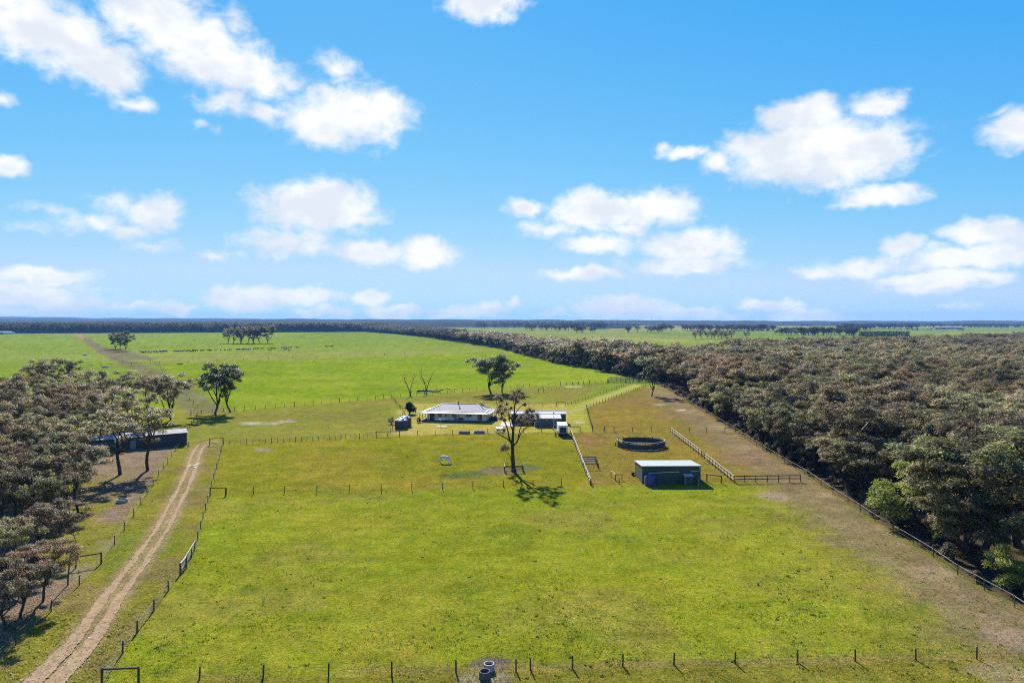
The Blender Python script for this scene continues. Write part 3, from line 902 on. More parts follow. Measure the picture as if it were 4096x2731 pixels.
def limb(mb, p0, p1, r0, r1, rng, bend=0.12, seg=4, n=5):
    p0, p1 = np.array(p0, float), np.array(p1, float)
    L = np.linalg.norm(p1 - p0)
    off = rng.normal(size=3) * L * bend
    off2 = rng.normal(size=3) * L * bend * .6
    pts = []
    for k in range(seg + 1):
        s = k / seg
        p = p0 * (1 - s) + p1 * s + off * math.sin(math.pi * s) + off2 * math.sin(2 * math.pi * s)
        p[2] += L * .06 * math.sin(math.pi * s)
        pts.append(tuple(p))
    mb.tube(pts, [r0 + (r1 - r0) * k / seg for k in range(seg + 1)], n, cap=False)
    return [np.array(p) for p in pts]

def gum(seed, H=14.0, R=5.0, fork=0.34, limbs=5, dens=1.0, leaf=0.20, clump=0.24, lean=0.05, bark='bark', leafm='gum_leaf', sub=6, n=5, flat=0.82):
    """returns (trunk mesh, crown mesh) of one eucalypt"""
    rng = np.random.default_rng(seed)
    mb = MB()
    r0 = 0.020 * H + 0.05
    f = np.array([rng.normal() * lean * H, rng.normal() * lean * H, fork * H])
    tp = limb(mb, (0, 0, -.3), f, r0, r0 * .72, rng, .03, 4, n + 1)
    cs, rs = [], []
    a0 = rng.random() * 6.28
    for i in range(limbs):
        a = a0 + i * 6.283 / limbs + rng.normal() * .25
        rr = R * (0.35 + 0.5 * rng.random()) * (0.35 if i == 0 else 1)
        top = np.array([f[0] + rr * math.cos(a), f[1] + rr * math.sin(a), H * ((.90 if i == 0 else .66 + .22 * rng.random()))])
        st = tp[-1] if i < 3 else tp[-2]
        pts = limb(mb, st, top, r0 * .48, r0 * .15, rng, .10, 5, n)
        for j in range(sub):
            q = pts[2 + (j % 4)] if j < 4 else pts[-1]
            aa = a + rng.normal() * 1.1
            ll = R * (.28 + .30 * rng.random())
            e = q + np.array([ll * math.cos(aa), ll * math.sin(aa), H * (-.05 + .17 * rng.random())])
            e[2] = min(e[2], H * .97)
            limb(mb, q, e, r0 * .18, r0 * .05, rng, .12, 3, 4)
            cs.append(e)
            rs.append(R * clump * (.75 + .6 * rng.random()))
        cs.append(top)
        rs.append(R * clump * (.9 + .5 * rng.random()))
    cnt = [max(12, int(dens * 150 * (r / 1.2) ** 2 * (0.2 / leaf) ** 2)) for r in rs]
    return mb.mesh('trunk', bark, True), crown_mesh('crown', rng, cs, rs, cnt, leaf, leafm, flat=flat)

# near variants (leafy) and far variants (coarser leaves)
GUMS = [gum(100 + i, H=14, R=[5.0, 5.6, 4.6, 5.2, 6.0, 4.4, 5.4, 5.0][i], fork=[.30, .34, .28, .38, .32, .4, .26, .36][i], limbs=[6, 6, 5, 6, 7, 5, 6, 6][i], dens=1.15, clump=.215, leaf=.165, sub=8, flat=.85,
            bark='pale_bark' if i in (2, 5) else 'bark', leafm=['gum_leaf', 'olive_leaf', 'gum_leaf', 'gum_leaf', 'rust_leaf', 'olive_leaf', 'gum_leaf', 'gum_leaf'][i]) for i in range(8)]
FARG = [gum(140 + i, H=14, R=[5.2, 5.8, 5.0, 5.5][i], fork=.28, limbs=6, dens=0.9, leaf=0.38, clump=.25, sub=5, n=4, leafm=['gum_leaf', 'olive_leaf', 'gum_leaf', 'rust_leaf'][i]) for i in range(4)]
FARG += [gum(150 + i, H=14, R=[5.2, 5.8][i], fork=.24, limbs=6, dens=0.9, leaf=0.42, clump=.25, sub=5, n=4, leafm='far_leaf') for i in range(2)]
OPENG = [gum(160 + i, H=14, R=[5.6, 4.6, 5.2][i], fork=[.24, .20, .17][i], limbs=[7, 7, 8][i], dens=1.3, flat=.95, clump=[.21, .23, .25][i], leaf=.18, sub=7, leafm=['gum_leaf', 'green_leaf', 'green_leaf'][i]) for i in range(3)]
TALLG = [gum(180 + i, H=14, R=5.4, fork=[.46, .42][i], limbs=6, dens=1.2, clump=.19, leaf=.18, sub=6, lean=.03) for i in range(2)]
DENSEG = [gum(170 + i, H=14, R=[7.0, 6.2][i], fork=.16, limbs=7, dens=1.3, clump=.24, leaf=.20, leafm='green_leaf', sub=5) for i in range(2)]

def put_tree(pair, x, y, h, label, group=None, name='gum_tree', rz=None, base_h=14.0, sx=1.0, cat='tree'):
    s = h / base_h
    o = thing(name, label, cat, (x, y, 0), random.random() * 6.28 if rz is None else rz, group, (s * sx, s * sx, s))
    link('trunk', pair[0], o)
    link('crown', pair[1], o)
    return o

def top_at(zfun, x, y, h, x0y0s):
    x0, y0, s = x0y0s
    u, v = x0 + x / s, y0 + y / s
    d = (CAM_H - h) * FPX / (v - HV)
    return ((u - CU) * d / FPX, d)

# --- wood on the left, beside the drive
LEFT = [(380, 460, 15), (590, 450, 16), (735, 570, 14), (30, 640, 15), (190, 600, 14), (480, 640, 13), (985, 565, 13), (1200, 575, 13), (1400, 620, 13), (1060, 640, 13), (120, 700, 14), (330, 690, 13), (620, 690, 13), (780, 670, 12),
        (930, 790, 12.5), (1080, 720, 12.5), (1290, 740, 12.5), (60, 860, 12), (230, 820, 13), (430, 790, 12), (640, 800, 12), (800, 860, 12), (40, 1000, 11.5), (230, 980, 12), (420, 930, 12), (580, 1010, 11.5), (730, 1060, 11),
        (130, 1130, 11), (330, 1100, 11), (540, 1140, 11), (690, 1180, 10.5), (40, 1240, 10), (250, 1250, 10), (450, 1250, 10), (640, 1290, 9.5), (740, 1370, 8.5), (130, 1380, 9.5), (350, 1390, 9.5), (540, 1420, 9), (60, 1500, 9), (270, 1520, 8.8), (450, 1560, 8.3), (-80, 760, 13), (-120, 980, 12), (-100, 1250, 10), (-140, 1450, 9)]
GL = 'grey-brown gum tree crowded in the wood left of the dirt drive'
for i, (x, y, h) in enumerate(LEFT):
    X, Y = top_at(None, x, y, h, (0, 1250, 2.351))
    put_tree(GUMS[i % 8], X, Y, h * 1.04, GL, 'gum trees in the wood left of the drive', sx=.86 + .2 * random.random())
for (x, y, h, k, lab) in ((1610, 580, 14, 2, 'open-crowned gum with bare curved limbs rising behind the long dark shed'),
                          (1390, 880, 13, 0, 'forked gum with dark trunk standing in front of the long dark shed'),
                          (1130, 900, 13, 1, 'gum with leaning lower limb left of the forked gum by the dark shed')):
    X, Y = top_at(None, x, y, h, (0, 1250, 2.351))
    put_tree(OPENG[0] if k == 2 else TALLG[k], X, Y, h, lab, sx=1.15)
for (x, y, h, k, lab) in ((330, 285, 7.5, 3, 'low rusty-topped gum nearest the drive at the edge of the left wood'), (90, 420, 7.2, 1, 'rusty-topped gum at the left picture edge beside the low rusty-topped gum'),
                          (400, 665, 6.0, 4, 'small gum behind the lone thin sapling at lower left'), (190, 745, 6.5, 6, 'gum with dark leaning trunk at the lower left edge'), (50, 860, 6.2, 0, 'gum cut by the left edge beside the leaning-trunk gum'), (560, 240, 7, 7, 'dark bushy gum overhanging the leaf litter by the round trough')):
    X, Y = top_at(None, x, y, h, (0, 1900, 2.351))
    put_tree(GUMS[k], X, Y, h, lab, sx=1.15)

# --- single trees in the paddocks
bx_, by_ = Z2(375, 950)
put_tree(OPENG[1], bx_, by_, 16.0, 'tall spreading gum, larger of the pair on the boundary fence left of the house paddock', rz=1.0, sx=1.15)
bx_, by_ = Z2(525, 937)
put_tree(OPENG[1], bx_, by_, 15.2, 'narrower gum with bare top twigs, right of the pair on the boundary fence', rz=3.4, sx=.82)
bx_, by_ = Z3(1205, 448)
put_tree(DENSEG[0], bx_ + .5, by_, 15.6, 'leaning dark green gum, left of the two behind the house', rz=2.1, sx=1.08)
bx_, by_ = Z3(1262, 442)
put_tree(DENSEG[1], bx_ + 2.6, by_ - 1.0, 13.4, 'rounder dark green gum, right of the two behind the house', rz=5.0, sx=1.05)
bx_, by_ = Z4(955, 432)
put_tree(OPENG[1], bx_, by_, 14.0, 'lone gum with split trunk at the end of the grass lane', rz=.4, sx=.95)
for (x, y, h, k, lab) in ((1130, 345, 15, 0, 'leafy dark green tree, right one of the far clump by the weedy lane'), (1185, 362, 13, 1, 'dark green tree, front one of the far clump by the weedy lane'), (1085, 348, 11, 1, 'dark green tree, left one of the far clump by the weedy lane')):
    X, Y = Z1(x, y)
    put_tree(DENSEG[k], X, Y, h * 1.25, lab, 'far clump by the weedy lane')
for i, (x, h) in enumerate(((495, 18), (530, 19), (585, 16), (625, 20), (665, 19), (705, 15), (745, 21), (790, 19), (845, 21))):
    X, Y = Z2(x, 292)
    put_tree(OPENG[i % 3], X, Y + (i % 3) * 6, h * 1.15, 'slender gum in the far clump in the green field beyond the cattle', 'gums of the clump beyond the cattle')

# --- the big wood on the right: nearest trees one by one, the rest as one mass
wr_poly = RIGHT_FENCE + [(260, 60), (1050, 500), g(5600, 1353), g(4500, 1357), g(4096, 1361), g(3900, 1380), g(3780, 1399), g(3130, 1405), g(2900, 1425), g(2650, 1446), g(2500, 1462), g(2470, 1500)]
belt = [ZM(480, 166), ZM(760, 190), ZM(1010, 216), ZM(1180, 242), ZM(1400, 275), ZM(1600, 308), ZM(1880, 378), ZM(2100, 433), ZM(2351, 468), Z4(640, 232), Z4(1000, 300), g(2640, 1470), g(2480, 1452), g(2300, 1428), g(2130, 1398), g(1980, 1374), g(1850, 1352), g(1700, 1330), g(1500, 1316)]
leftbelt = [g(-1500, 1335), g(0, 1334), g(700, 1331), g(1100, 1329), g(1445, 1326), g(1560, 1318), g(1400, 1311), g(-1500, 1312)]
def scatter(poly, step, jit, inset=2.0, seed=1, grow=0.0):
    r = np.random.default_rng(seed)
    P = np.array(poly)
    x0, y0 = P.min(0)
    x1, y1 = P.max(0)
    out = []
    gx = np.arange(x0, x1, step)
    gy = np.arange(y0, y1, step)
    X, Y = np.meshgrid(gx, gy)
    X = X + r.normal(size=X.shape) * step * jit
    Y = Y + r.normal(size=Y.shape) * step * jit
    sd = poly_sd(X, Y, poly)
    m = sd > inset
    return X[m], Y[m], sd[m]
X, Y, sd = scatter(wr_poly, 8.3, .30, 6.5, 4)
seen = np.abs(X) < 0.80 * Y + 15
X, Y, sd = X[seen], Y[seen], sd[seen]
order = np.argsort(Y * 1.0)
X, Y, sd = X[order], Y[order], sd[order]
Hs = 9.2 + 5.6 * RNG.random(len(X)) ** 1.3 + 7.0 * (vnoise(X, Y, 60, 2) - .5)
Ws = 1.05 + 0.55 * RNG.random(len(X))
NEAR = 150
GR = 'grey-brown gum tree in the dense wood along the right fence'
skip = [ZR(1270, 880), ZR(1340, 905), ZR(2225, 1480)]
def shades_wattle(x, y):
    """ground kept open towards the sun behind the bright wattles"""
    for a, b in skip:
        dx_, dy_ = x - a - 1.0, y - b - 1.2
        al = dx_ * math.sin(SUN_AZ) + dy_ * math.cos(SUN_AZ)
        la = dx_ * math.cos(SUN_AZ) - dy_ * math.sin(SUN_AZ)
        if -1 < al < 15 and abs(la) < 4.6:
            return True
    return False
for i in range(NEAR):
    if Y[i] < 76 and X[i] < 62:
        continue
    if shades_wattle(X[i], Y[i]) or any(math.hypot(X[i] - a - 1.0, Y[i] - b - 1.0) < 5.0 for a, b in skip):
        continue
    put_tree(GUMS[(i * 5 + i // 8) % 8], float(X[i]), float(Y[i]), float(Hs[i]), GR, 'gum trees of the wood along the right fence', sx=float(Ws[i]))
FX, FY, FH, FV = [X[NEAR:]], [Y[NEAR:]], [Hs[NEAR:]], [np.where(Y[NEAR:] < 330, 1, 0)]
x_, y_, s_ = scatter(belt, 9.0, .3, 1.0, 5)
FX.append(x_); FY.append(y_); FH.append(11.5 + 5.5 * RNG.random(len(x_)) + 5 * (vnoise(x_, y_, 60, 3) - .5)); FV.append(np.zeros(len(x_)))
x_, y_, s_ = scatter(leftbelt, 17.0, .3, 1.0, 6)
m_ = (x_ > -2300)
x_, y_ = x_[m_], y_[m_]
FX.append(x_); FY.append(y_); FH.append(19 + 9 * RNG.random(len(x_))); FV.append(np.zeros(len(x_)))
# tree lines and scattered timber in the far pastures on the right
def tline(u0, u1, v, h, n, deep=25.0, seed=0):
    r = np.random.default_rng(seed)
    u = u0 + (u1 - u0) * r.random(n)
    d = CAM_H * FPX / (v - HV) + r.random(n) * deep
    FX.append((u - CU) * d / FPX); FY.append(d); FH.append(h * (.65 + .6 * r.random(n))); FV.append(np.zeros(n))
for k, a in enumerate(((2510, 2660, 1331, 18, 14, 40), (2640, 2690, 1322, 20, 8), (2300, 2400, 1332, 16, 8), (2730, 3105, 1324, 18, 110, 120), (3090, 3425, 1342, 15, 70, 50), (3350, 3480, 1321, 20, 40, 120), (3470, 3670, 1316, 20, 60, 160),
                       (3600, 3860, 1309, 18, 70, 200), (3850, 4200, 1312, 18, 110, 300), (3000, 3200, 1302, 17, 40, 250), (2830, 3120, 1300, 15, 60, 300), (3250, 3420, 1304, 15, 40, 200), (3600, 3870, 1322, 6, 30, 10), (2300, 2420, 1316, 24, 40, 200),
                       (1900, 2420, 1312, 26, 150, 500), (2350, 2560, 1308, 20, 60, 200), (2560, 4200, 1296, 16, 260, 900), (1560, 2300, 1300, 20, 160, 900), (2100, 2320, 1322, 22, 40, 120), (2960, 3080, 1325, 9, 20, 30), (3600, 4096, 1300, 16, 120, 500), (2650, 2800, 1311, 16, 10, 60))):
    tline(*a[:5], deep=a[5] if len(a) > 5 else 25.0, seed=k)
for i, (u, h) in enumerate(((2780, 14), (2808, 16), (2829, 11), (2848, 13), (2860, 12), (2872, 15), (2884, 14), (2896, 13), (2906, 10), (2924, 15), (2990, 12))):
    X1, Y1 = g(u, 1357 - (i % 3))
    put_tree(OPENG[i % 3], X1, Y1, h * 1.1, 'gum of the small stand in the pasture beyond the right wood', 'stand of gums in the far right pasture')

FX, FY, FH, FV = (np.concatenate(a) for a in (FX, FY, FH, FV))
npt = len(FX)
print('far trees', npt)
fm = bpy.data.meshes.new('distant_woodland')
fm.vertices.add(npt)
fm.vertices.foreach_set('co', np.c_[FX, FY, np.zeros(npt)].astype(np.float32).ravel())
for nm, arr in (('hscale', FH / 14.0), ('turn', RNG.random(npt) * 6.283), ('wide', 1.05 + .55 * RNG.random(npt))):
    fm.attributes.new(nm, 'FLOAT', 'POINT').data.foreach_set('value', arr.astype(np.float32))
var = np.where(FV > 0, RNG.integers(6, 14, npt), np.where(FY > 1050, RNG.integers(4, 6, npt), RNG.integers(0, 4, npt))).astype(np.int32)
fm.attributes.new('variant', 'INT', 'POINT').data.foreach_set('value', var)
fo = link('distant_woodland', fm, kind='stuff', label='mass of gum woodland and tree lines stretching back to the horizon', cat='woodland')
ng = bpy.data.node_groups.new('woodland_trees', 'GeometryNodeTree')
ng.interface.new_socket('Geometry', in_out='INPUT', socket_type='NodeSocketGeometry')
ng.interface.new_socket('Geometry', in_out='OUTPUT', socket_type='NodeSocketGeometry')
gn = NT(ng)
gi, go = gn.new('NodeGroupInput'), gn.new('NodeGroupOutput')
def nattr(nm, ty):
    nd = gn.new('GeometryNodeInputNamedAttribute', data_type=ty)
    nd.inputs['Name'].default_value = nm
    return nd.outputs['Attribute']
av, ah, at_ = nattr('variant', 'INT'), nattr('hscale', 'FLOAT'), nattr('turn', 'FLOAT')
scl = gn.new('ShaderNodeCombineXYZ')
wide_ = gn.math('MULTIPLY', ah, nattr('wide', 'FLOAT'))
gn.put(scl.inputs[0], wide_)
gn.put(scl.inputs[1], wide_)
gn.put(scl.inputs[2], ah)
rot = gn.new('ShaderNodeCombineXYZ')
gn.put(rot.inputs[2], at_)
join = gn.new('GeometryNodeJoinGeometry')
PROTO = {}
def mesh_source(me):
    """any placed object that already shows this mesh serves as the instance source"""
    for o in bpy.data.objects:
        if o.data is me:
            return o
    return None
src_far = FARG + GUMS
# the coarse variants need one placed tree each: they stand at the near edge of the far wood
for k, pr in enumerate(FARG):
    uu = (2700, 2850, 3010, 3180, 3300, 3420)[k]
    X1, Y1 = g(uu, 1440)
    put_tree(pr, X1, Y1, 14.0, 'gum tree at the far edge of the right wood', 'gum trees at the far edge of the right wood')
for k, pr in enumerate(src_far):
    cmpn = gn.new('FunctionNodeCompare', data_type='INT', operation='EQUAL')
    ins = [s for s in cmpn.inputs if s.type == 'INT']
    gn.put(ins[0], av)
    ins[1].default_value = k
    jj = gn.new('GeometryNodeJoinGeometry')
    for me in pr:
        oi = gn.new('GeometryNodeObjectInfo', transform_space='ORIGINAL')
        oi.inputs['Object'].default_value = mesh_source(me)
        oi.inputs['As Instance'].default_value = False
        gn.l.new(oi.outputs['Geometry'], jj.inputs[0])
    ip = gn.new('GeometryNodeInstanceOnPoints')
    gn.l.new(gi.outputs[0], ip.inputs['Points'])
    gn.l.new(cmpn.outputs[0], ip.inputs['Selection'])
    gn.l.new(jj.outputs[0], ip.inputs['Instance'])
    gn.l.new(rot.outputs[0], ip.inputs['Rotation'])
    gn.l.new(scl.outputs[0], ip.inputs['Scale'])
    gn.l.new(ip.outputs[0], join.inputs[0])
gn.l.new(join.outputs[0], go.inputs[0])
fo.modifiers.new('trees', 'NODES').node_group = ng

# --- leafy edge trees, crowns hanging over the right fence
EDGEG = [gum(190 + i, H=11, R=[4.2, 4.8, 4.4][i], fork=.10, limbs=8, dens=1.25, clump=.23, leaf=.18, sub=7, leafm=['gum_leaf', 'olive_leaf', 'gum_leaf'][i]) for i in range(3)]
ef = resample(RIGHT_FENCE[3:], 5.2)
GE = 'low-branched gum whose leafy crown hangs beside the right fence at the edge of the wood'
ke = 0
for i in range(len(ef) - 1):
    if ef[i][1] < 82:
        continue
    tx, ty = ef[i + 1] - ef[i]
    L_ = math.hypot(tx, ty)
    nx, ny = -ty / L_, tx / L_
    if nx < 0:
        nx, ny = -nx, -ny
    dd = 3.4 + random.random() * 3.0
    ex, ey = ef[i][0] + nx * dd, ef[i][1] + ny * dd
    if shades_wattle(ex, ey) or any(math.hypot(ex - a - 1.0, ey - b - 1.0) < 5.4 for a, b in skip):
        continue
    put_tree(EDGEG[ke % 3], ex, ey, 7.5 + random.random() * 4.5, GE, 'gum trees at the edge of the right wood', base_h=11.0, sx=.95 + random.random() * .35)
    ke += 1

STAG = []
for q in range(2):
    rg = np.random.default_rng(400 + q)
    mbs = MB()
    pp = limb(mbs, (0, 0, -.2), (rg.normal() * .6, rg.normal() * .6, 13.0), .24, .04, rg, .04, 6, 6)
    for z in range(9):
        qq = pp[2 + z % 4]
        ee = qq + np.array([rg.normal() * 1.9, rg.normal() * 1.9, .8 + rg.random() * 2.2])
        p2 = limb(mbs, qq, ee, .09, .02, rg, .12, 3, 4)
        limb(mbs, p2[2], p2[2] + rg.normal(size=3) * .9, .035, .01, rg, .1, 2, 3)
    STAG.append(mbs.mesh('trunk', 'pale_bark', True))
for q, (uu, vv) in enumerate(((3790, 1540), (3560, 1530), (3430, 1490), (3990, 1640), (3700, 1480), (3150, 1450), (3320, 1430), (4040, 1560), (3640, 1600), (2990, 1430), (3880, 1470))):
    hh = 13.5
    d_ = (CAM_H - hh) * FPX / (vv - HV)
    if poly_sd(np.array([(uu - CU) * d_ / FPX]), np.array([d_]), wr_poly)[0] < 9:
        continue
    o_ = thing('dead_tree', 'pale dead stag standing through the canopy of the right wood', 'tree', ((uu - CU) * d_ / FPX, d_, 0), random.random() * 6, 'pale dead stags in the right wood', hh / 13.0)
    link('trunk', STAG[q % 2], o_)

# --- wattles and scrub at the wood's edge
def bush(seed, R, H, m, n=9, leaf=.16, dens=1.3, trunk=True):
    rng = np.random.default_rng(seed)
    cs, rs = [], []
    for i in range(n):
        a = rng.random() * 6.28
        z = H * (.22 + .66 * i / max(1, n - 1))
        rr = R * (0.75 * math.sin(math.pi * min(.95, .25 + .6 * i / n))) * rng.random() ** .5
        cs.append((rr * math.cos(a), rr * math.sin(a), z))
        rs.append(R * (.38 + .18 * rng.random()) * (1.0 - .35 * i / n))
    cnt = [max(20, int(dens * 170 * (r / 1.0) ** 2 * (.18 / leaf) ** 2)) for r in rs]
    mb = MB()
    for i in range(0, n, 2):
        limb(mb, (0, 0, -.1), cs[i], .05 * R + .02, .02, rng, .08, 3, 4)
    return mb.mesh('trunk', 'bark', True), crown_mesh('crown', rng, cs, rs, cnt, leaf, m, flat=.8)
WAT = [bush(300 + i, 3.4, 9.0, 'wattle_leaf', 16, .14, 1.3) for i in range(2)]
for (x, y, h, sx, k, lab) in ((1270, 890, 10.0, 1.32, 0, 'tall bright green wattle against the dark right wood'), (2225, 1480, 5.6, 1.3, 1, 'bright green wattle leaning over the right fence near the picture edge'),
                          (1600, 1040, 3.4, .8, 1, 'small yellow-green bush behind the right fence'), (2110, 1150, 7.0, .75, 0, 'green wattle half hidden between the gums near the right edge')):
    X1, Y1 = ZR(x, y)
    put_tree(WAT[k], X1 + 1.0, Y1 + 1.2, h, lab, name='wattle_tree', base_h=9.0, sx=sx)
SCR = [bush(320 + i, 1.6, 2.0, 'scrub_leaf', 8, .13, 1.2) for i in range(3)]
rf = resample(RIGHT_FENCE, 3.2)
k = 0
for i in range(len(rf) - 1):
    if rf[i][1] < 62:
        continue
    for rep in range(1):
        tx, ty = rf[i + 1] - rf[i]
        L = math.hypot(tx, ty)
        nx, ny = -ty / L, tx / L
        if nx < 0:
            nx, ny = -nx, -ny
        dd = 1.3 + random.random() * 3.0
        put_tree(SCR[k % 3], rf[i][0] + nx * dd + random.uniform(-1, 1), rf[i][1] + ny * dd, 1.0 + random.random() * 1.7, 'low dark scrub bush behind the right fence at the foot of the wood', 'scrub along the right fence', 'scrub_bush', base_h=2.0, cat='shrub')
        k += 1
# understorey along the diagonal belt
bl = resample(belt[5:11], 9.0)
for i in range(len(bl) - 1):
    for rep in range(2):
        put_tree(SCR[(i + rep) % 3], bl[i][0] + random.uniform(-3, 8), bl[i][1] + random.uniform(-1, 7), 3.0 + random.random() * 3.5, 'dark scrub bush along the diagonal tree belt by the green field', 'scrub along the diagonal tree belt', 'scrub_bush', base_h=2.0, cat='shrub')
# garden shrubs
DSH = [bush(340, 2.1, 4.0, 'pine_leaf', 26, .13, 1.6), bush(341, 1.0, 1.5, 'pine_leaf', 8, .11, 1.6), bush(342, 2.2, 3.6, 'twig_brown', 14, .10, .55)]
X1, Y1 = ZH(370, 500)
put_tree(DSH[0], X1, Y1, 4.1, 'dense dark conical tree left of the house', name='garden_tree', base_h=4.0)
X1, Y1 = ZH(555, 660)
put_tree(DSH[1], X1, Y1, 1.5, 'round dark shrub at the left corner of the veranda', name='garden_shrub', base_h=1.5, cat='shrub')
X1, Y1 = ZH(1780, 400)
put_tree(DSH[2], X1, Y1 - 18, 3.9, 'leafless brown bush behind the right end of the house', name='garden_shrub', base_h=3.6, cat='shrub')
X1, Y1 = ZH(30, 690)
put_tree(DSH[2], X1, Y1, 2.2, 'leafless brown bush left of the water tanks', name='garden_shrub', base_h=3.6, cat='shrub')
for x, y, h, lab in ((1890, 620, 1.4, 'dark shrub beside the right veranda corner, nearest the house'), (1990, 620, 1.5, 'dark shrub between the house and the central gum')):
    X1, Y1 = ZH(x, y)
    put_tree(DSH[1], X1, Y1, h, lab, name='garden_shrub', base_h=1.5, cat='shrub')

# --- pine windbreaks far right
def hedge(u0, u1, v, h, deep, label, seed):
    rng = np.random.default_rng(seed)
    d = CAM_H * FPX / (v - HV)
    x0, x1 = (u0 - CU) * d / FPX, (u1 - CU) * d / FPX
    o = thing('pine_windbreak', label, 'hedge', ((x0 + x1) / 2, d, 0))
    n = max(6, int((x1 - x0) / 3.2))
    cs, rs, mb = [], [], MB()
    for i in range(n):
        for row in range(2):
            x = x0 + (x1 - x0) * (i + .5) / n - (x0 + x1) / 2 + rng.normal() * .5
            y = row * deep
            hh = h * (.88 + .2 * rng.random())
            mb.tube([(x, y, 0), (x, y, hh * .8)], [.25, .05], 4, False)
            for q in range(4):
                cs.append((x + rng.normal() * .4, y + rng.normal() * .4, hh * (.12 + .25 * q)))
                rs.append(3.4 - .55 * q)
    mb.build('trunk', 'bark', o)
    link('foliage', crown_mesh('foliage', rng, cs, rs, [38] * len(cs), .8, 'pine_leaf', flat=1.0), o)
hedge(3440, 3640, 1347, 11, 5, 'long dark pine windbreak in the pasture beyond the right wood', 1)
hedge(3253, 3300, 1320, 12, 5, 'short dark pine block far behind the long windbreak', 2)
hedge(2375, 2522, 1314, 14, 6, 'dark pine windbreak near the horizon right of centre', 3)
hedge(3200, 3250, 1304, 13, 6, 'small dark pine block on the far right horizon', 4)
hedge(500, 540, 1331, 20, 6, 'dark round pine clump at the foot of the far left wood', 5)
hedge(578, 625, 1331, 22, 6, 'wide dark pine clump right of the smaller one on the far left', 6)

# ---------------------------------------------------------------- fences
POST = MB().tube([(0, 0, -.2), (0, 0, 1.0)], [.5, .46], 8).mesh('post', 'backlit_post')          # unit height, unit diameter
STRAINER = MB().tube([(0, 0, -.2), (0, 0, 1.0)], [.5, .48], 8).mesh('post', 'backlit_post')
PICKET = MB().box(-.5, .5, -.5, .5, -.1, 1.0).mesh('picket', 'backlit_post')
SQPOST = MB().box(-.5, .5, -.5, .5, -.1, 1.0).mesh('post', 'dark_rail')

def add_post(o, x, y, h, d, me=POST, name='post', tilt=1.0):
    p = link(name, me, o, (x, y, 0), random.random() * 6.28 if me is not SQPOST else 0, (d, d, h))
    p.rotation_euler.x = random.gauss(0, .018) * tilt
    p.rotation_euler.y = random.gauss(0, .018) * tilt
    return p

def fence(label, pts, h=1.15, d=0.15, wires=4, big=(), bigd=0.22, bigh=1.35, rails=(), rail_m='sunlit_rail', rail_w=.12, rail_t=.06, name='wire_fence', post=POST, close=False, pickets=0, cat='fence', wr=.006):
    ox, oy = pts[0]
    o = thing(name, label, cat, (ox, oy, 0))
    L = [(x - ox, y - oy) for x, y in pts]
    for i, (x, y) in enumerate(L):
        if i in big:
            add_post(o, x, y, bigh, bigd)
        else:
            add_post(o, x, y, h * random.uniform(.96, 1.05), d, post)
    segs = list(zip(L[:-1], L[1:])) + ([(L[-1], L[0])] if close else [])
    for k in range(wires):
        z = h * (.18 + .74 * k / max(1, wires - 1))
        mb = MB()
        mb.tube([(x, y, z) for x, y in L], wr, 4, False)
        mb.build('wire', 'wire', o)
    for z in rails:
        for (a, b) in segs:
            mb = MB()
            mb.bar((a[0], a[1], z + random.gauss(0, .01)), (b[0], b[1], z + random.gauss(0, .01)), rail_t, rail_w)
            mb.build('rail', rail_m, o)
    if pickets:
        for (a, b) in segs:
            for q in range(1, pickets + 1):
                s = q / (pickets + 1)
                add_post(o, a[0] + (b[0] - a[0]) * s, a[1] + (b[1] - a[1]) * s, h * .86, .06, PICKET, 'picket')
    return o

def between(a, b, n):
    return [(a[0] + (b[0] - a[0]) * i / (n - 1), a[1] + (b[1] - a[1]) * i / (n - 1)) for i in range(n)]

def frame(label, a, b, h=1.5, d=.2, name='gate_frame', rail_m='dark_rail', low=None, n_posts=2, cat='gate'):
    """strainer assembly: stout posts with a rail across the top"""
    o = thing(name, label, cat, (a[0], a[1], 0))
    bx, by = b[0] - a[0], b[1] - a[1]
    for i in range(n_posts):
        s = i / (n_posts - 1)
        add_post(o, bx * s, by * s, h, d, STRAINER)
    MB().bar((0, 0, h - .1), (bx, by, h - .1), .13, .13).build('rail', rail_m, o)
    if low:
        MB().bar((0, 0, low), (bx, by, low), .10, .10).build('rail', rail_m, o)
    return o

def field_gate(label, a, b, h=1.15):
    """tubular farm gate with mesh bars"""
    o = thing('farm_gate', label, 'gate', (a[0], a[1], 0))
    bx, by = b[0] - a[0], b[1] - a[1]
    for i, z in enumerate((.2, .45, .7, .95, h)):
        MB().tube([(0, 0, z), (bx, by, z)], .025 if i < 4 else .035, 6).build('bar', 'steel', o)
    for s in (0, .5, 1):
        MB().tube([(bx * s, by * s, .15), (bx * s, by * s, h + .02)], .03, 6).build('upright', 'steel', o)
    return o

fence('wire fence with round timber posts along the bottom of the picture', FRONT_FENCE, 1.1, .15, 4, wr=.005)
frame('timber strainer frame in the bottom left corner by the drive', g(407, 2740), g(554, 2734), 1.45, .2)
fence('wire fence on the right of the drive, bordering the big front paddock', PADDOCK_FENCE, 1.15, .15, 5, wr=.006)
field_gate('grey farm gate in the paddock fence halfway along the drive', PADDOCK_FENCE[8], PADDOCK_FENCE[11])
o = frame('pale railed strainer beside the farm gate halfway along the drive', PADDOCK_FENCE[8], PADDOCK_FENCE[9], 1.4, .19, rail_m='sunlit_rail', low=.5)
frame('dark timber strainer frame where the cross fence meets the paddock fence', Z6(1976, 194), Z6(2121, 192), 1.45, .19)
fence('thin wire fence on the left of the drive in front of the wood', LEFT_FENCE, 1.2, .13, 4)
frame('timber strainer frame beside the leaning gum left of the drive', Z6(712, 872), Z6(952, 833), 1.45, .2)
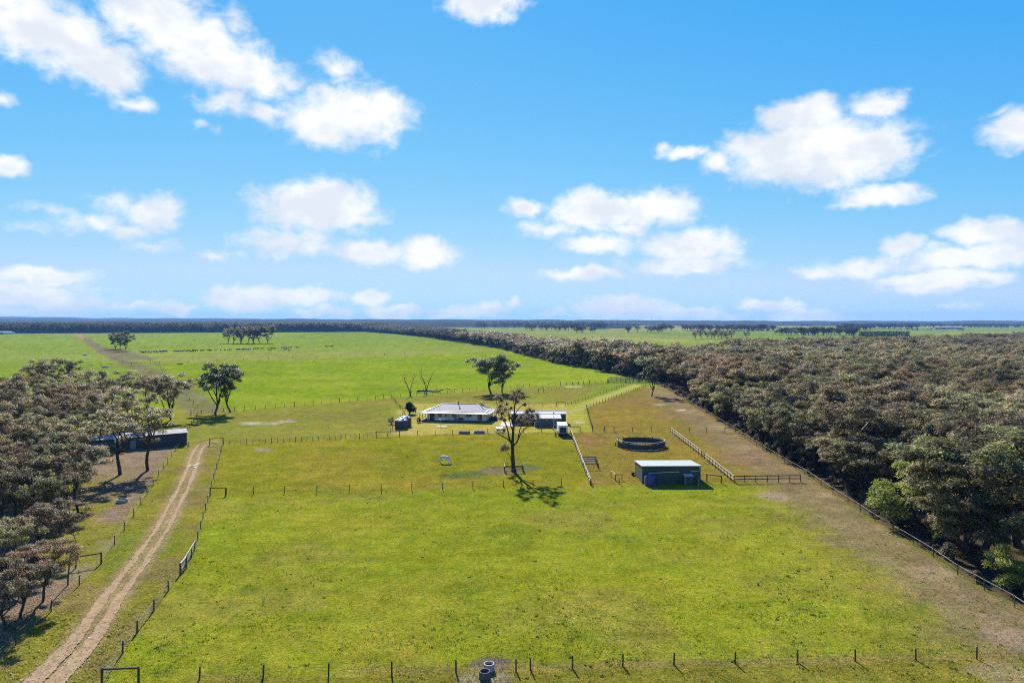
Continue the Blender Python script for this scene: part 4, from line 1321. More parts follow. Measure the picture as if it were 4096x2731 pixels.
frame('low dark railing at the right end of the long dark shed', Z1(1680, 1262), Z1(1775, 1262), 1.1, .16, name='railing', low=.5, cat='fence')
frame('timber frame across the top of the dirt drive', Z1(1971, 1248), Z1(2098, 1242), 1.75, .2)
fence('long wire fence dividing the house paddock from the bright green field', BOUND_FENCE, 1.25, .17, 4, big=tuple(range(0, 60, 5)), bigd=.24, bigh=1.7)
yf = fence('wire fence with droppers in front of the house and its lawn', YARD_FENCE, 1.2, .16, 4, pickets=0, big=(8, 9, 10), bigd=.2, bigh=1.45)
for (a, b) in zip(YARD_FENCE[1:8], YARD_FENCE[2:9]):      # thin droppers between the posts
    for q in (1, 2, 3):
        add_post(yf, a[0] + (b[0] - a[0]) * q / 4 - YARD_FENCE[0][0], a[1] + (b[1] - a[1]) * q / 4 - YARD_FENCE[0][1], 1.05, .07, PICKET, 'dropper')
frame('double timber gateway in the fence below the water tanks', YARD_FENCE[8], YARD_FENCE[10], 1.45, .2, n_posts=3)
fence('wire cross fence between the horse paddock and the front paddock', MID_FENCE, 1.3, .14, 4)
fence('short fence running down to the dark garden tree left of the house', between(Z3(178, 502), Z3(300, 655), 10), 1.35, .15, 4)
fence('short fence from the dark garden tree to the water tanks', between(Z3(305, 668), Z3(160, 860), 8), 1.2, .13, 3)
frame('timber frame beside the dark garden tree', ZH(282, 505), ZH(480, 468), 1.6, .18)
LANE_L = between(Z4(168, 526), Z4(775, 318), 24)
LANE_R = between(Z4(345, 546), Z4(900, 348), 24)
fence('close-posted fence on the left of the grass lane', LANE_L, 1.3, .16, 4)
fence('close-posted fence on the right of the grass lane', LANE_R, 1.3, .16, 4)
fence('close-posted fence turning from the grass lane down to the sheds', between(Z4(343, 546), Z4(402, 766), 13), 1.35, .16, 4, big=(12,), bigd=.26, bigh=1.9)
frame('timber gateway at the mouth of the grass lane', Z4(62, 532), Z4(143, 529), 1.7, .2)
frame('small timber frame in the paddock behind the sheds', Z3(1709, 447), Z3(1760, 441), 1.9, .2)
fence('thin-posted fence crossing the paddock behind the sheds', between(Z3(1785, 438), Z4(540, 318), 26), 1.2, .12, 3)
fence('two wire posts and strand behind the machinery shed', between(Z3(1460, 592), Z3(1900, 592), 4), 1.35, .15, 3)
frame('timber gate frame right of the white horse truck', Z4(195, 772), Z4(283, 768), 1.5, .2)
frame('timber frame above the round yard, left end of its wire fence', Z4(512, 768), Z4(602, 768), 1.55, .22)
fence('wire fence above the round yard', [Z4(602, 768), Z4(776, 769), Z4(954, 770), Z4(1135, 773), Z4(1311, 775), Z4(1471, 777), Z4(1645, 779)], 1.45, .15, 3)
frame('timber frame by the wood at the right end of the wire fence', Z4(1645, 780), Z4(1742, 772), 1.5, .18)

fence('post and rail fence with sunlit top rail beside the horse paddock', between(Z4(190, 777), Z4(380, 1272), 25), 1.25, .17, 2, rails=(1.24, .68), rail_w=.13, rail_t=.10, name='rail_fence')
fence('post and rail fence running down past the round yard', between(Z4(1135, 773), Z4(1425, 1000), 14), 1.35, .16, 2, rails=(1.34, .7), rail_w=.13, rail_t=.10, name='rail_fence')
fence('post and rail fence running down past the green shed', between(Z4(1455, 1025), Z4(1730, 1250), 11), 1.35, .16, 2, rails=(1.34, .7), rail_w=.13, rail_t=.10, name='rail_fence')
fence('dark two-rail timber fence across to the right wood', [Z4(1730, 1250), Z4(1833, 1245), Z4(1935, 1244), Z4(2043, 1243), Z4(2150, 1242), Z4(2255, 1240), ZR(435, 488)], 1.35, .16, 0, rails=(1.25, .68), rail_m='dark_rail', rail_w=.16, rail_t=.07, name='rail_fence')
fence('thin wire fence with sunlit top strand along the edge of the right wood', RIGHT_FENCE, 1.25, .11, 3, rails=(1.22,), rail_w=.018, rail_t=.02, rail_m='sunlit_wire', name='wire_fence', wr=.003)
frame('timber gate frame right of the green shed', ZS(2042, 1055), ZS(2288, 1085), 1.5, .22)
o = thing('corner_railing', 'small angled corner railing left of the green shed', 'fence', (*ZS(403, 972), 0))
q0, q1, q2 = ZS(403, 972), ZS(478, 1035), ZS(590, 1028)
for q in (q0, q1, q2):
    add_post(o, q[0] - q0[0], q[1] - q0[1], 1.25, .16)
MB().bar((0, 0, 1.2), (q1[0] - q0[0], q1[1] - q0[1], 1.2), .12, .12).build('rail', 'sunlit_rail', o)
MB().bar((q1[0] - q0[0], q1[1] - q0[1], 1.1), (q2[0] - q0[0], q2[1] - q0[1], 1.1), .1, .1).build('rail', 'dark_rail', o)
fence('low wire fence with pale posts in front of the green shed', [ZS(541, 1102), ZS(1056, 1098), ZS(1551, 1090)], 1.2, .17, 2)

# tie-up rails beside the sunlit rail fence
a0 = Z4(318, 1075)
o = thing('hitching_rails', 'set of four parallel timber rails standing out from the sunlit rail fence', 'rails', (*a0, 0))
for k, (xa, xb, yy) in enumerate(((308, 430, 1055), (314, 440, 1077), (322, 446, 1097), (332, 455, 1118))):
    pa, pb = Z4(xa, yy), Z4(xb, yy)
    ax, ay, bx, by = pa[0] - a0[0], pa[1] - a0[1], pb[0] - a0[0], pb[1] - a0[1]
    MB().bar((ax, ay, 1.15), (bx, by, 1.15), .14, .16).build('rail', 'dark_rail', o)
    add_post(o, bx, by, 1.25, .17, STRAINER)
    add_post(o, ax, ay, 1.15, .15, STRAINER)

# far fences on the left and across the fields
fence('line of widely spaced posts across the far green field', [Z2(130, 470), Z2(395, 461), Z2(645, 450), Z2(880, 441), Z2(1105, 431), Z2(1333, 423), Z2(1555, 415), Z2(1768, 407), Z2(1970, 399), Z2(2160, 392)], 1.6, .3, 0)
fence('far fence and gateway crossing the weedy lane', between(Z1(760, 515), Z1(1500, 480), 9), 1.5, .25, 2, rails=(1.4,), rail_m='dark_rail')
fence('far fence on the left of the weedy lane', between(Z1(1050, 425), Z1(1160, 470), 8), 1.4, .2, 2)
fence('far fence on the right of the weedy lane', between(Z1(1400, 445), Z1(1560, 560), 9), 1.3, .2, 2)
fence('far fence beside the brown end of the weedy lane', between(Z1(1640, 690), Z1(1860, 900), 8), 1.3, .18, 2)
fence('fence dropping from the pair of gums to the long dark shed', between(Z2(215, 968), Z2(120, 1110), 7), 1.3, .15, 3)
fence('far cross fence in the pale left paddock', between(Z1(40, 408), Z1(940, 388), 9), 1.3, .18, 2)

# ---------------------------------------------------------------- house
H0 = ZH(545, 570)
o = thing('farmhouse', 'cream farmhouse with white hipped iron roof and full veranda', 'house', (-28.1, 214.8, 0), math.radians(-9))
L, W, IN = 21.6, 13.4, 2.1
EZ, BZ, RZ = 2.55, 3.02, 4.75
R1, R2, RY = 5.9, 16.4, 6.7
ev = [(0, 0, EZ), (L, 0, EZ), (L, W, EZ), (0, W, EZ)]
br = [(IN, IN, BZ), (L - IN, IN, BZ), (L - IN, W - IN, BZ), (IN, W - IN, BZ)]
ra, rb = (R1, RY, RZ), (R2, RY, RZ)
roof = None
for nm, pts in (('roof', [br[0], br[1], rb, ra]), ('roof', [br[2], br[3], ra, rb]), ('roof', [br[3], br[0], ra]), ('roof', [br[1], br[2], rb])):
    MB().slab([Vector(p) + Vector((0, 0, .04)) for p in pts], .05).build(nm, 'roof_white', o)
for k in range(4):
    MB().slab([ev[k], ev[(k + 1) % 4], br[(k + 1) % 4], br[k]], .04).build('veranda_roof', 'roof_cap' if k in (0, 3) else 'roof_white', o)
for a, b in ((ra, rb), (ra, br[0]), (ra, br[3]), (rb, br[1]), (rb, br[2]), (br[0], ev[0]), (br[1], ev[1]), (br[2], ev[2]), (br[3], ev[3])):
    MB().bar(Vector(a) + Vector((0, 0, .07)), Vector(b) + Vector((0, 0, .07)), .26, .06).build('ridge_cap', 'roof_cap', o)
for a, b in zip(ev, ev[1:] + ev[:1]):
    MB().bar(Vector(a) - Vector((0, 0, .07)), Vector(b) - Vector((0, 0, .07)), .12, .12).build('gutter', 'white_paint', o)
MB().box(.1, L - .1, .1, W - .1, 0, .32).build('floor_slab', 'brick_dark', o)
wx0, wx1, wy0, wy1 = 2.2, 20.4, 1.35, 11.6
MB().box(wx0, wx1, wy0, wy0 + .12, .32, 3.0).build('wall', 'wall_cream', o)
MB().box(wx0, wx1, wy1 - .12, wy1, .32, 3.0).build('wall', 'wall_cream', o)
MB().box(wx0, wx0 + .12, wy0 + .12, wy1 - .12, .32, 3.0).build('wall', 'wall_cream', o)
MB().box(wx1 - .12, wx1, wy0 + .12, wy1 - .12, .32, 3.0).build('wall', 'wall_cream', o)
def window(o, x0, x1, y, z0, z1, fm='white_paint', mull=1, name='window', side=-1, gm_='glass'):
    fr = MB()
    t_ = .06
    fr.box(x0, x1, y - .05, y + .03, z0, z0 + t_).box(x0, x1, y - .05, y + .03, z1 - t_, z1).box(x0, x0 + t_, y - .05, y + .03, z0 + t_, z1 - t_).box(x1 - t_, x1, y - .05, y + .03, z0 + t_, z1 - t_)
    for k in range(mull):
        xm = x0 + (x1 - x0) * (k + 1) / (mull + 1)
        fr.box(xm - .03, xm + .03, y - .045, y + .02, z0 + t_, z1 - t_)
    w_ = fr.build(name, fm, o)
    MB().box(x0 + t_, x1 - t_, y - .02, y - .005, z0 + t_, z1 - t_).build('pane', gm_, w_)
    return w_
window(o, 3.05, 4.5, 1.34, .36, 2.45, 'grey_paint', 1, 'sliding_door')
window(o, 5.6, 6.7, 1.34, 1.35, 2.4, 'brown_paint', 1)
window(o, 7.8, 8.3, 1.34, 1.45, 2.4, 'brown_paint', 0)
window(o, 9.85, 10.45, 1.34, 1.35, 2.4, 'brown_paint', 0)
window(o, 14.3, 15.9, 1.34, 1.4, 2.4, 'brown_paint', 1)
window(o, 17.7, 19.25, 1.34, .45, 2.45, 'white_paint', 1)
dr = MB().box(10.5, 11.35, 1.27, 1.33, .34, 2.4).build('door', 'grey_paint', o)
MB().tube([(11.22, 1.25, 1.3), (11.22, 1.19, 1.3)], .03, 6).build('handle', 'steel', dr)
for x, y in [(x, .18) for x in (.18, 2.9, 6.2, 9.2, 12.2, 15.3, 18.4, L - .18)] + [(.18, y) for y in (3.3, 6.6, 9.9, W - .18)] + [(L - .18, y) for y in (3.3, 6.6, 9.9, W - .18)]:
    MB().box(x - .055, x + .055, y - .055, y + .055, .32, EZ - .02).build('veranda_post', 'brown_paint' if x < 1 else 'grey_paint', o)
MB().lathe([(.0, 5.35), (.22, 5.35), (.22, 5.5), (.0, 5.58)], 12, 10.8, 6.1).lathe([(.12, 4.4), (.12, 5.35)], 12, 10.8, 6.1).build('flue', 'black_rubber', o)
MB().lathe([(.13, 3.6), (.13, 5.1), (.18, 5.1), (.18, 5.3), (0, 5.36)], 12, 18.0, 6.4).build('flue', 'steel', o)
MB().tube([(5.0, 4.6, 3.9), (5.0, 4.6, 5.4)], .025, 5).bar((4.7, 4.6, 5.2), (5.3, 4.6, 5.2), .03, .03).bar((4.8, 4.6, 4.9), (5.2, 4.6, 4.9), .03, .03).build('antenna', 'steel', o)
MB().slab([(-.9, 1.0, .02), (.1, 1.0, .36), (.1, 2.4, .36), (-.9, 2.4, .02)], .06).build('ramp', 'tan_board', o)
b_ = thing('garden_bench', 'dark bench on the veranda beside the grey door', 'bench', (0, 0, 0))
mw = o.matrix_basis
b_.location = mw @ Vector((12.6, .85, .32))
b_.rotation_euler = (0, 0, math.radians(-9))
MB().box(-.8, .8, -.2, .2, .40, .45).build('seat', 'dark_rail', b_)
MB().box(-.8, .8, .18, .23, .45, .85).build('backrest', 'dark_rail', b_)
for x in (-.7, .7):
    MB().box(x - .04, x + .04, -.18, .18, 0, .40).build('leg', 'dark_rail', b_)

# clothes hoist on its pad
cx, cy = ZH(950, 735)
o = thing('clothes_hoist', 'rotary clothes hoist with square wire head in front of the house', 'clothes line', (cx, cy, 0), .35)
MB().tube([(0, 0, 0), (0, 0, 2.25)], .04, 8).build('pole', 'steel', o)
for a in range(4):
    q = (1.75 * math.cos(a * math.pi / 2), 1.75 * math.sin(a * math.pi / 2), 2.12)
    MB().tube([(0, 0, 2.0), q], .03, 5).build('arm', 'steel', o)
for rr in (.6, .95, 1.3, 1.65):
    MB().tube([(rr * math.cos(k * math.pi / 2), rr * math.sin(k * math.pi / 2), 2.05 + rr * .05) for k in range(5)], .014, 4, False).build('line', 'white_paint', o)
mb = MB()
mb.slab([(cx - 1.4, cy - .5, .06), (cx + 1.6, cy - .7, .06), (cx + 1.8, cy + 1.5, .06), (cx - .9, cy + 1.6, .06)], .1)
mb.build('concrete_pad', 'concrete', None, kind='structure')
MB().slab([(-3.4, 204.5, .06), (2.2, 204.5, .06), (1.6, 213, .06), (-3.0, 213, .06)], .1).build('pavement', 'concrete', None, kind='structure')

# water tanks
def tank(x, y, r, h, label):
    o = thing('water_tank', label, 'tank', (x, y, 0))
    MB().lathe([(r, 0), (r, h * .33), (r + .03, h * .34), (r + .03, h * .36), (r, h * .37), (r, h * .68), (r + .03, h * .69), (r, h * .71), (r, h)], 28).build('wall', 'tank_dark', o)
    mb = MB()
    n = 32
    vs_ = [(0, 0, h + .62)]
    for k in range(n):
        a = 2 * math.pi * k / n
        lob = 1.0 + .07 * math.cos(a * 8)
        vs_.append((r * .55 * math.cos(a), r * .55 * math.sin(a), h + .42 + .03 * math.cos(a * 8)))
    for k in range(n):
        a = 2 * math.pi * k / n
        lob = 1.0 + .08 * math.cos(a * 8)
        vs_.append((r * lob * math.cos(a), r * lob * math.sin(a), h + .04 + .07 * math.cos(a * 8)))
    fs_ = [(0, 1 + k, 1 + (k + 1) % n) for k in range(n)] + [(1 + k, 1 + n + k, 1 + n + (k + 1) % n, 1 + (k + 1) % n) for k in range(n)]
    mb.add(vs_, fs_)
    mb.build('roof', 'roof_cap', o)
    MB().lathe([(.28, h + .50), (.28, h + .66), (0, h + .68)], 12, .6, -.3).build('hatch', 'white_paint', o)
    MB().tube([(r + .08, .3, 0), (r + .08, .3, h * .95), (r - .2, .3, h + .15)], .05, 6).build('pipe', 'grey_paint', o)
tx, ty = ZH(190, 785)
tank(tx, ty + 1.8, 1.75, 2.3, 'round dark water tank with white scalloped roof, front one of the two')
tx, ty = ZH(262, 750)
tank(tx, ty + 2.4, 1.65, 2.5, 'round dark water tank with white scalloped roof, behind the front one')

# raised beds and the white hutch
for (x, y, lab) in ((1395, 862, 'long raised garden bed with pale ends, left of the two by the lawn fence'), (1682, 856, 'long raised garden bed with pale ends, right of the two by the lawn fence')):
    px_, py_ = ZH(x, y)
    o = thing('raised_bed', lab, 'garden bed', (px_, py_, 0), math.radians(1.5))
    for yy in (-.5, .5):
        MB().box(-1.35, 1.35, yy - .04, yy + .04, 0, .62).build('side', 'grey_paint', o)
    for xx in (-1.4, 1.4):
        MB().box(xx - .07, xx + .07, -.56, .56, 0, .70).build('end', 'concrete', o)
    MB().box(-1.33, 1.33, -.46, .46, 0, .5).build('soil', 'brick_dark', o)
    MB().bar((-1.4, -.56, .66), (1.4, -.56, .66), .05, .05).build('rim', 'concrete', o)
hx, hy = ZH(2058, 838)
o = thing('hutch', 'small white-roofed hutch on legs by the lawn fence', 'hutch', (hx, hy, 0))
MB().slab([(-.95, -.6, 1.15), (.95, -.6, 1.15), (.95, .6, 1.45), (-.95, .6, 1.45)], .05).build('roof', 'roof_cap', o)
for xx in (-.85, .85):
    for yy in (-.5, .5):
        MB().box(xx - .04, xx + .04, yy - .04, yy + .04, 0, 1.12 if yy < 0 else 1.36).build('leg', 'white_paint', o)
MB().box(-.9, .9, -.52, .52, .25, .35).build('floor', 'tan_board', o)
MB().box(-.8, .3, .3, .48, .35, .85).build('nest_box', 'tan_board', o)

# ---------------------------------------------------------------- machinery shed
o = thing('machinery_shed', 'slate grey machinery shed with pale iron roof and front lean-to', 'shed', (-.2, 203.2, 0))
LX, YB0, YB1 = 16.0, 5.2, 11.4
MB().slab([(-.15, YB0 - .2, 3.08), (LX + .15, YB0 - .2, 3.08), (LX + .15, 8.3, 3.55), (-.15, 8.3, 3.55)], .06).build('roof', 'roof_zinc', o)
MB().slab([(-.15, 8.3, 3.56), (LX + .15, 8.3, 3.56), (LX + .15, YB1 + .2, 3.02), (-.15, YB1 + .2, 3.02)], .06).build('roof', 'roof_zinc', o)
MB().bar((-.15, 8.3, 3.6), (LX + .15, 8.3, 3.6), .35, .06).build('ridge_cap', 'roof_cap', o)
MB().box(0, LX, YB1 - .08, YB1, 0, 3.0).build('wall', 'wall_slate', o)
MB().add([(LX - .08, YB0, 0), (LX, YB0, 0), (LX - .08, YB1 - .09, 0), (LX, YB1 - .09, 0), (LX - .08, YB0, 3.02), (LX, YB0, 3.02), (LX - .08, 8.3, 3.45), (LX, 8.3, 3.45), (LX - .08, YB1 - .09, 2.98), (LX, YB1 - .09, 2.98)],
         [(0, 4, 6, 8, 2), (1, 3, 9, 7, 5), (0, 1, 5, 4), (4, 5, 7, 6), (6, 7, 9, 8), (8, 9, 3, 2), (0, 2, 3, 1)]).build('wall', 'wall_slate', o)
MB().box(0, .08, YB0, YB1 - .09, 0, 2.98).build('wall', 'wall_slate', o)
MB().box(2.8, 6.5, YB0, YB0 + .08, 0, 3.0).build('wall', 'wall_slate', o)
MB().box(14.2, LX - .09, YB0, YB0 + .08, 0, 3.0).build('wall', 'wall_slate', o)
MB().box(.1, 2.8, YB0, YB0 + .08, 2.5, 3.0).build('lintel', 'wall_slate', o)
# lean-to
MB().slab([(6.5, -.2, 2.5), (14.35, -.2, 2.5), (14.35, YB0 - .22, 3.0), (6.5, YB0 - .22, 3.0)], .06).build('lean_to_roof', 'roof_zinc', o)
MB().box(6.6, 14.2, 0, .08, 0, 2.42).build('lean_to_wall', 'wall_slate', o)
MB().box(6.6, 6.68, .1, YB0 - .02, 0, 2.5).build('lean_to_wall', 'wall_slate', o)
MB().box(14.12, 14.2, .1, YB0 - .02, 0, 2.5).build('lean_to_wall', 'wall_slate', o)
d_ = MB().box(12.2, 13.2, -.05, -.004, .05, 2.1).build('door', 'grey_paint', o)
MB().tube([(13.05, -.06, 1.05), (13.05, -.1, 1.05)], .03, 6).build('handle', 'steel', d_)
MB().bar((6.5, -.26, 2.42), (14.35, -.26, 2.42), .1, .1).build('gutter', 'white_paint', o)
MB().box(9.9, 10.3, -.06, -.004, 1.85, 2.0).build('vent', 'white_paint', o)
MB().box(6.62, 6.72, -.09, -.004, 0, 2.35).build('downpipe', 'white_paint', o)
px_, py_ = ZG(922, 660)
o = thing('antenna_mast', 'tall thin white mast with dark head in front of the machinery shed', 'mast', (px_, py_, 0))
MB().tube([(0, 0, 0), (0, 0, 4.0)], .035, 6).build('pole', 'white_paint', o)
MB().lathe([(0, 3.95), (.2, 4.05), (.22, 4.2), (.1, 4.3), (0, 4.3)], 10).build('head', 'black_rubber', o)

# horse truck
tx_, ty_ = 13.35, 185.8
o = thing('horse_truck', 'white horse truck seen from behind with dark ribbed tail ramp', 'truck', (tx_, ty_, 0))
MB().box(-1.22, 1.22, 0, 6.0, .85, 3.05).build('body', 'white_paint', o)
MB().box(-1.15, 1.15, 6.05, 7.7, .7, 2.3).build('cab', 'white_paint', o)
MB().box(-1.0, 1.0, 6.02, 6.04, 2.3, 2.9).build('pane', 'glass', o)
rmp_ = MB().box(-.85, .85, -.05, -.004, .95, 2.45).build('tail_ramp', 'grey_paint', o)
for k in range(5):
    MB().box(-.8, .8, -.09, -.052, 1.08 + k * .28, 1.26 + k * .28).build('ramp_slat', 'black_rubber', rmp_)
for s in (-1, 1):
    MB().box(s * 1.0 - .09, s * 1.0 + .09, -.04, -.004, 1.0, 1.16).build('tail_light', 'brown_paint', o)
MB().box(-1.15, 1.15, -.2, -.02, .5, .72).build('bumper', 'black_rubber', o)
MB().box(-1.0, 1.0, .05, 7.4, .55, .85).build('chassis', 'black_rubber', o)
MB().box(-.3, .3, 2.0, 2.7, 3.06, 3.3).build('roof_vent', 'white_paint', o)
for s in (-1, 1):
    for yy in (1.3, 6.8):
        wh = MB().tube([(s * 1.18, yy, .45), (s * .9, yy, .45)], .45, 16).build('wheel', 'black_rubber', o)
        MB().tube([(s * 1.19, yy, .45), (s * 1.17, yy, .45)], .24, 12).build('rim', 'steel', wh)
MB().box(-1.45, -1.25, 6.3, 6.4, 1.7, 2.1).box(1.25, 1.45, 6.3, 6.4, 1.7, 2.1).build('mirror', 'black_rubber', o)
q = ZG(945, 790)
fence('three-sided pen of dark rails in front of the horse truck', [ZG(918, 700), q, ZG(1060, 790), ZG(1175, 790)], 1.15, .18, 0, rails=(1.1, .75), rail_m='dark_rail', rail_w=.12, name='rail_fence')

# ---------------------------------------------------------------- green shed, tank, pump box
sx_, sy_ = ZS(935, 1060)
sy_ = 132.0
sx_ = (2568.7 - CU) * sy_ / FPX
o = thing('green_shed', 'dark green iron shed with pale mint skillion roof', 'shed', (sx_, sy_, 0), math.radians(1.0))
SL, SW = 10.9, 7.0
MB().slab([(-.15, -.2, 3.3), (SL + .15, -.2, 3.3), (SL + .15, SW + .3, 2.9), (-.15, SW + .3, 2.9)], .06).build('roof', 'roof_mint', o)
MB().box(0, SL, 0, .08, 0, 3.2).build('wall', 'wall_green', o)
MB().box(0, SL, SW - .08, SW, 0, 2.86).build('wall', 'wall_green', o)
for xx in (0, SL - .08):
    MB().add([(xx, .09, 0), (xx, SW - .09, 0), (xx, SW - .09, 2.85), (xx, .09, 3.2), (xx + .08, .09, 0), (xx + .08, SW - .09, 0), (xx + .08, SW - .09, 2.85), (xx + .08, .09, 3.2)],
             [(0, 1, 2, 3), (4, 7, 6, 5), (0, 4, 5, 1), (1, 5, 6, 2), (2, 6, 7, 3), (3, 7, 4, 0)]).build('wall', 'wall_green', o)
for k in range(9):      # corner and sheet joints
    if k in (0, 8):
        MB().box(SL * k / 8 - (.06 if k else -.0), SL * k / 8 + (.0 if k else .06), -.02, -.003, 0, 3.2).build('corner_trim', 'wall_slate', o)
MB().bar((-.15, -.25, 3.2), (SL + .15, -.25, 3.2), .1, .1).build('gutter', 'wall_green', o)
MB().tube([(SL - .3, -.25, 3.1), (SL - .3, -.12, 2.35), (SL - 1.9, -.12, 2.28)], .05, 6).build('pipe', 'white_paint', o)
MB().tube([(SL - 4.0, -.12, 2.2), (1.1, -.12, 1.95), (1.1, -.5, 1.9)], .05, 6).build('pipe', 'white_paint', o)
q = o
o = thing('rain_tank', 'blue domed plastic rainwater tank in front of the green shed', 'tank', (sx_ + 1.25, sy_ - 1.4, 0))
MB().lathe([(0, 0), (1.08, 0), (1.1, .1)] + [(1.1 + (.03 if k % 2 else 0), .1 + k * .17) for k in range(1, 9)] + [(1.08, 1.55), (.95, 1.75), (.6, 1.98), (.3, 2.05), (0, 2.06)], 28).build('shell', 'tank_blue', o, smooth=True)
MB().lathe([(.3, 2.0), (.32, 2.12), (.28, 2.16), (0, 2.17)], 14, .35, -.2).build('lid', 'tank_blue', o)
MB().tube([(-1.05, -.35, 1.75), (-1.12, -.4, 0)], .04, 6).build('downpipe', 'white_paint', o)
MB().tube([(.3, -1.1, .25), (.3, -1.22, .25)], .05, 8).build('outlet', 'white_paint', o)
o = thing('pump_box', 'small dark green pump box with white lid against the green shed', 'box', (sx_ + 7.6, sy_ - 1.3, 0))
MB().box(0, 1.55, 0, 1.2, 0, 1.65).build('body', 'wall_green', o)
MB().slab([(-.08, -.1, 1.72), (1.63, -.1, 1.72), (1.63, 1.25, 1.84), (-.08, 1.25, 1.84)], .06).build('lid', 'roof_cap', o)
MB().box(.0, .06, -.03, -.003, 0, 1.65).build('corner_trim', 'white_paint', o)
o = thing('tap_stand', 'grey water tap post right of the pump box', 'tap', (sx_ + 10.1, sy_ - 1.6, 0))
MB().box(-.06, .06, -.06, .06, 0, 1.15).build('post', 'concrete', o)
MB().tube([(0, 0, 1.1), (-.35, -.1, 1.2)], .03, 6).build('tap', 'steel', o)
ux, uy = ZS(778, 945)
o = thing('feed_bucket', 'black bucket on the grass left of the green shed', 'bucket', (ux, uy, 0))
MB().lathe([(0, 0), (.28, 0), (.36, .55), (.33, .55), (.26, .06), (0, .06)], 16).build('shell', 'black_rubber', o)
MB().tube([(-.35, 0, .52), (-.2, 0, .74), (0, 0, .8), (.2, 0, .74), (.35, 0, .52)], .015, 4, False).build('handle', 'steel', o)

# ---------------------------------------------------------------- round yard
cx, cy, RR = 31.1, 171.6, 5.7
o = thing('round_yard', 'round horse yard of dark boards with sunlit cap rails', 'yard', (cx, cy, 0))
NP = 18
ang = [2 * math.pi * (k + .5) / NP for k in range(NP)]
gap = {6, 7}
for k in range(NP):
    a, b = ang[k], ang[(k + 1) % NP]
    pa, pb = (RR * math.cos(a), RR * math.sin(a)), (RR * math.cos(b), RR * math.sin(b))
    add_post(o, *pa, 1.62, .14, STRAINER)
    if k in gap:
        continue
    MB().bar((*pa, .66), (*pb, .66), .04, 1.24).build('board', 'yard_board', o)
    MB().bar((*pa, 1.66), (*pb, 1.66), .14, .09).build('cap_rail', 'sunlit_rail', o)  # sunlit upper edge of the ring, painted by the pale timber
o = thing('marker_post', 'short pale-topped post left of the round yard', 'post', (*ZS(480, 440), 0))
MB().box(-.1, .1, -.1, .1, 0, 1.0).build('post', 'backlit_post', o)
MB().box(-.14, .14, -.5, .12, 1.0, 1.08).build('cap', 'sunlit_rail', o)

# ---------------------------------------------------------------- long stable on the left
ax, ay = Z1(1758, 1243)
o = thing('long_stable', 'long dark green stable with pale iron roof behind the left gums', 'stable', (ax, ay, 0), math.radians(180 + 33))
SLN, SDP = 11.0, 5.0
ang_l = math.atan2(Z1(900, 1316)[1] - ay, Z1(900, 1316)[0] - ax)
o.rotation_euler = (0, 0, ang_l)          # local +x runs along the front, away to the left
LL = 30.0
sgn = -1.0                                # local -y is behind
def bb(x0, x1, y0, y1, z0, z1, nm, m):
    return MB().box(x0, x1, min(sgn * y0, sgn * y1), max(sgn * y0, sgn * y1), z0, z1).build(nm, m, o)
bb(0, 9.2, 0, .08, 0, 3.0, 'wall', 'wall_blue_green')
bb(0, .08, .09, 5.0, 0, 3.0, 'wall', 'wall_blue_green')
bb(9.2, LL, .4, .48, 0, 2.75, 'wall', 'wall_blue_green')
bb(0, LL, 4.92, 5.0, 0, 3.0, 'wall', 'wall_blue_green')
MB().slab([(-.2, sgn * -.25, 3.05), (9.3, sgn * -.25, 3.05), (9.3, sgn * 2.5, 3.75), (-.2, sgn * 2.5, 3.75)], .06).build('roof', 'roof_white', o)
MB().slab([(-.2, sgn * 2.5, 3.75), (9.3, sgn * 2.5, 3.75), (9.3, sgn * 5.2, 3.0), (-.2, sgn * 5.2, 3.0)], .06).build('roof', 'roof_white', o)
MB().slab([(9.32, sgn * .1, 2.8), (LL, sgn * .1, 2.8), (LL, sgn * 5.2, 3.35), (9.32, sgn * 5.2, 3.35)], .06).build('roof', 'roof_zinc', o)
for k in range(6):
    d_ = bb(11 + k * 3, 12.2 + k * 3, .33, .39, .05, 2.1, 'stall_door', 'grey_paint')

# ---------------------------------------------------------------- cattle yard at the lane's end
o = thing('cattle_yard', 'cattle yards of dark rails at the far end of the grass lane', 'yard', (*Z4(540, 305), 0))
y0 = Z4(540, 305)
def yard_line(pts, h=1.8, rails=5, solid=None):
    for (a, b) in zip(pts[:-1], pts[1:]):
        ax_, ay_, bx2, by2 = a[0] - y0[0], a[1] - y0[1], b[0] - y0[0], b[1] - y0[1]
        for r_ in range(rails):
            z = .35 + (h - .4) * r_ / (rails - 1)
            MB().bar((ax_, ay_, z), (bx2, by2, z), .07, .13).build('rail', 'yard_metal', o)
        add_post(o, ax_, ay_, h + .1, .18)
    add_post(o, pts[-1][0] - y0[0], pts[-1][1] - y0[1], h + .1, .18)
yard_line(between(Z4(540, 307), Z4(870, 303), 9))
yard_line(between(Z4(540, 285), Z4(870, 280), 9))
yard_line(between(Z4(540, 307), Z4(540, 285), 3))
yard_line(between(Z4(705, 305), Z4(690, 282), 3))
yard_line(between(Z4(785, 303), Z4(1020, 318), 5))
MB().box(22, 24, 8, 10, 0, 2.4).build('crush', 'yard_metal', o)

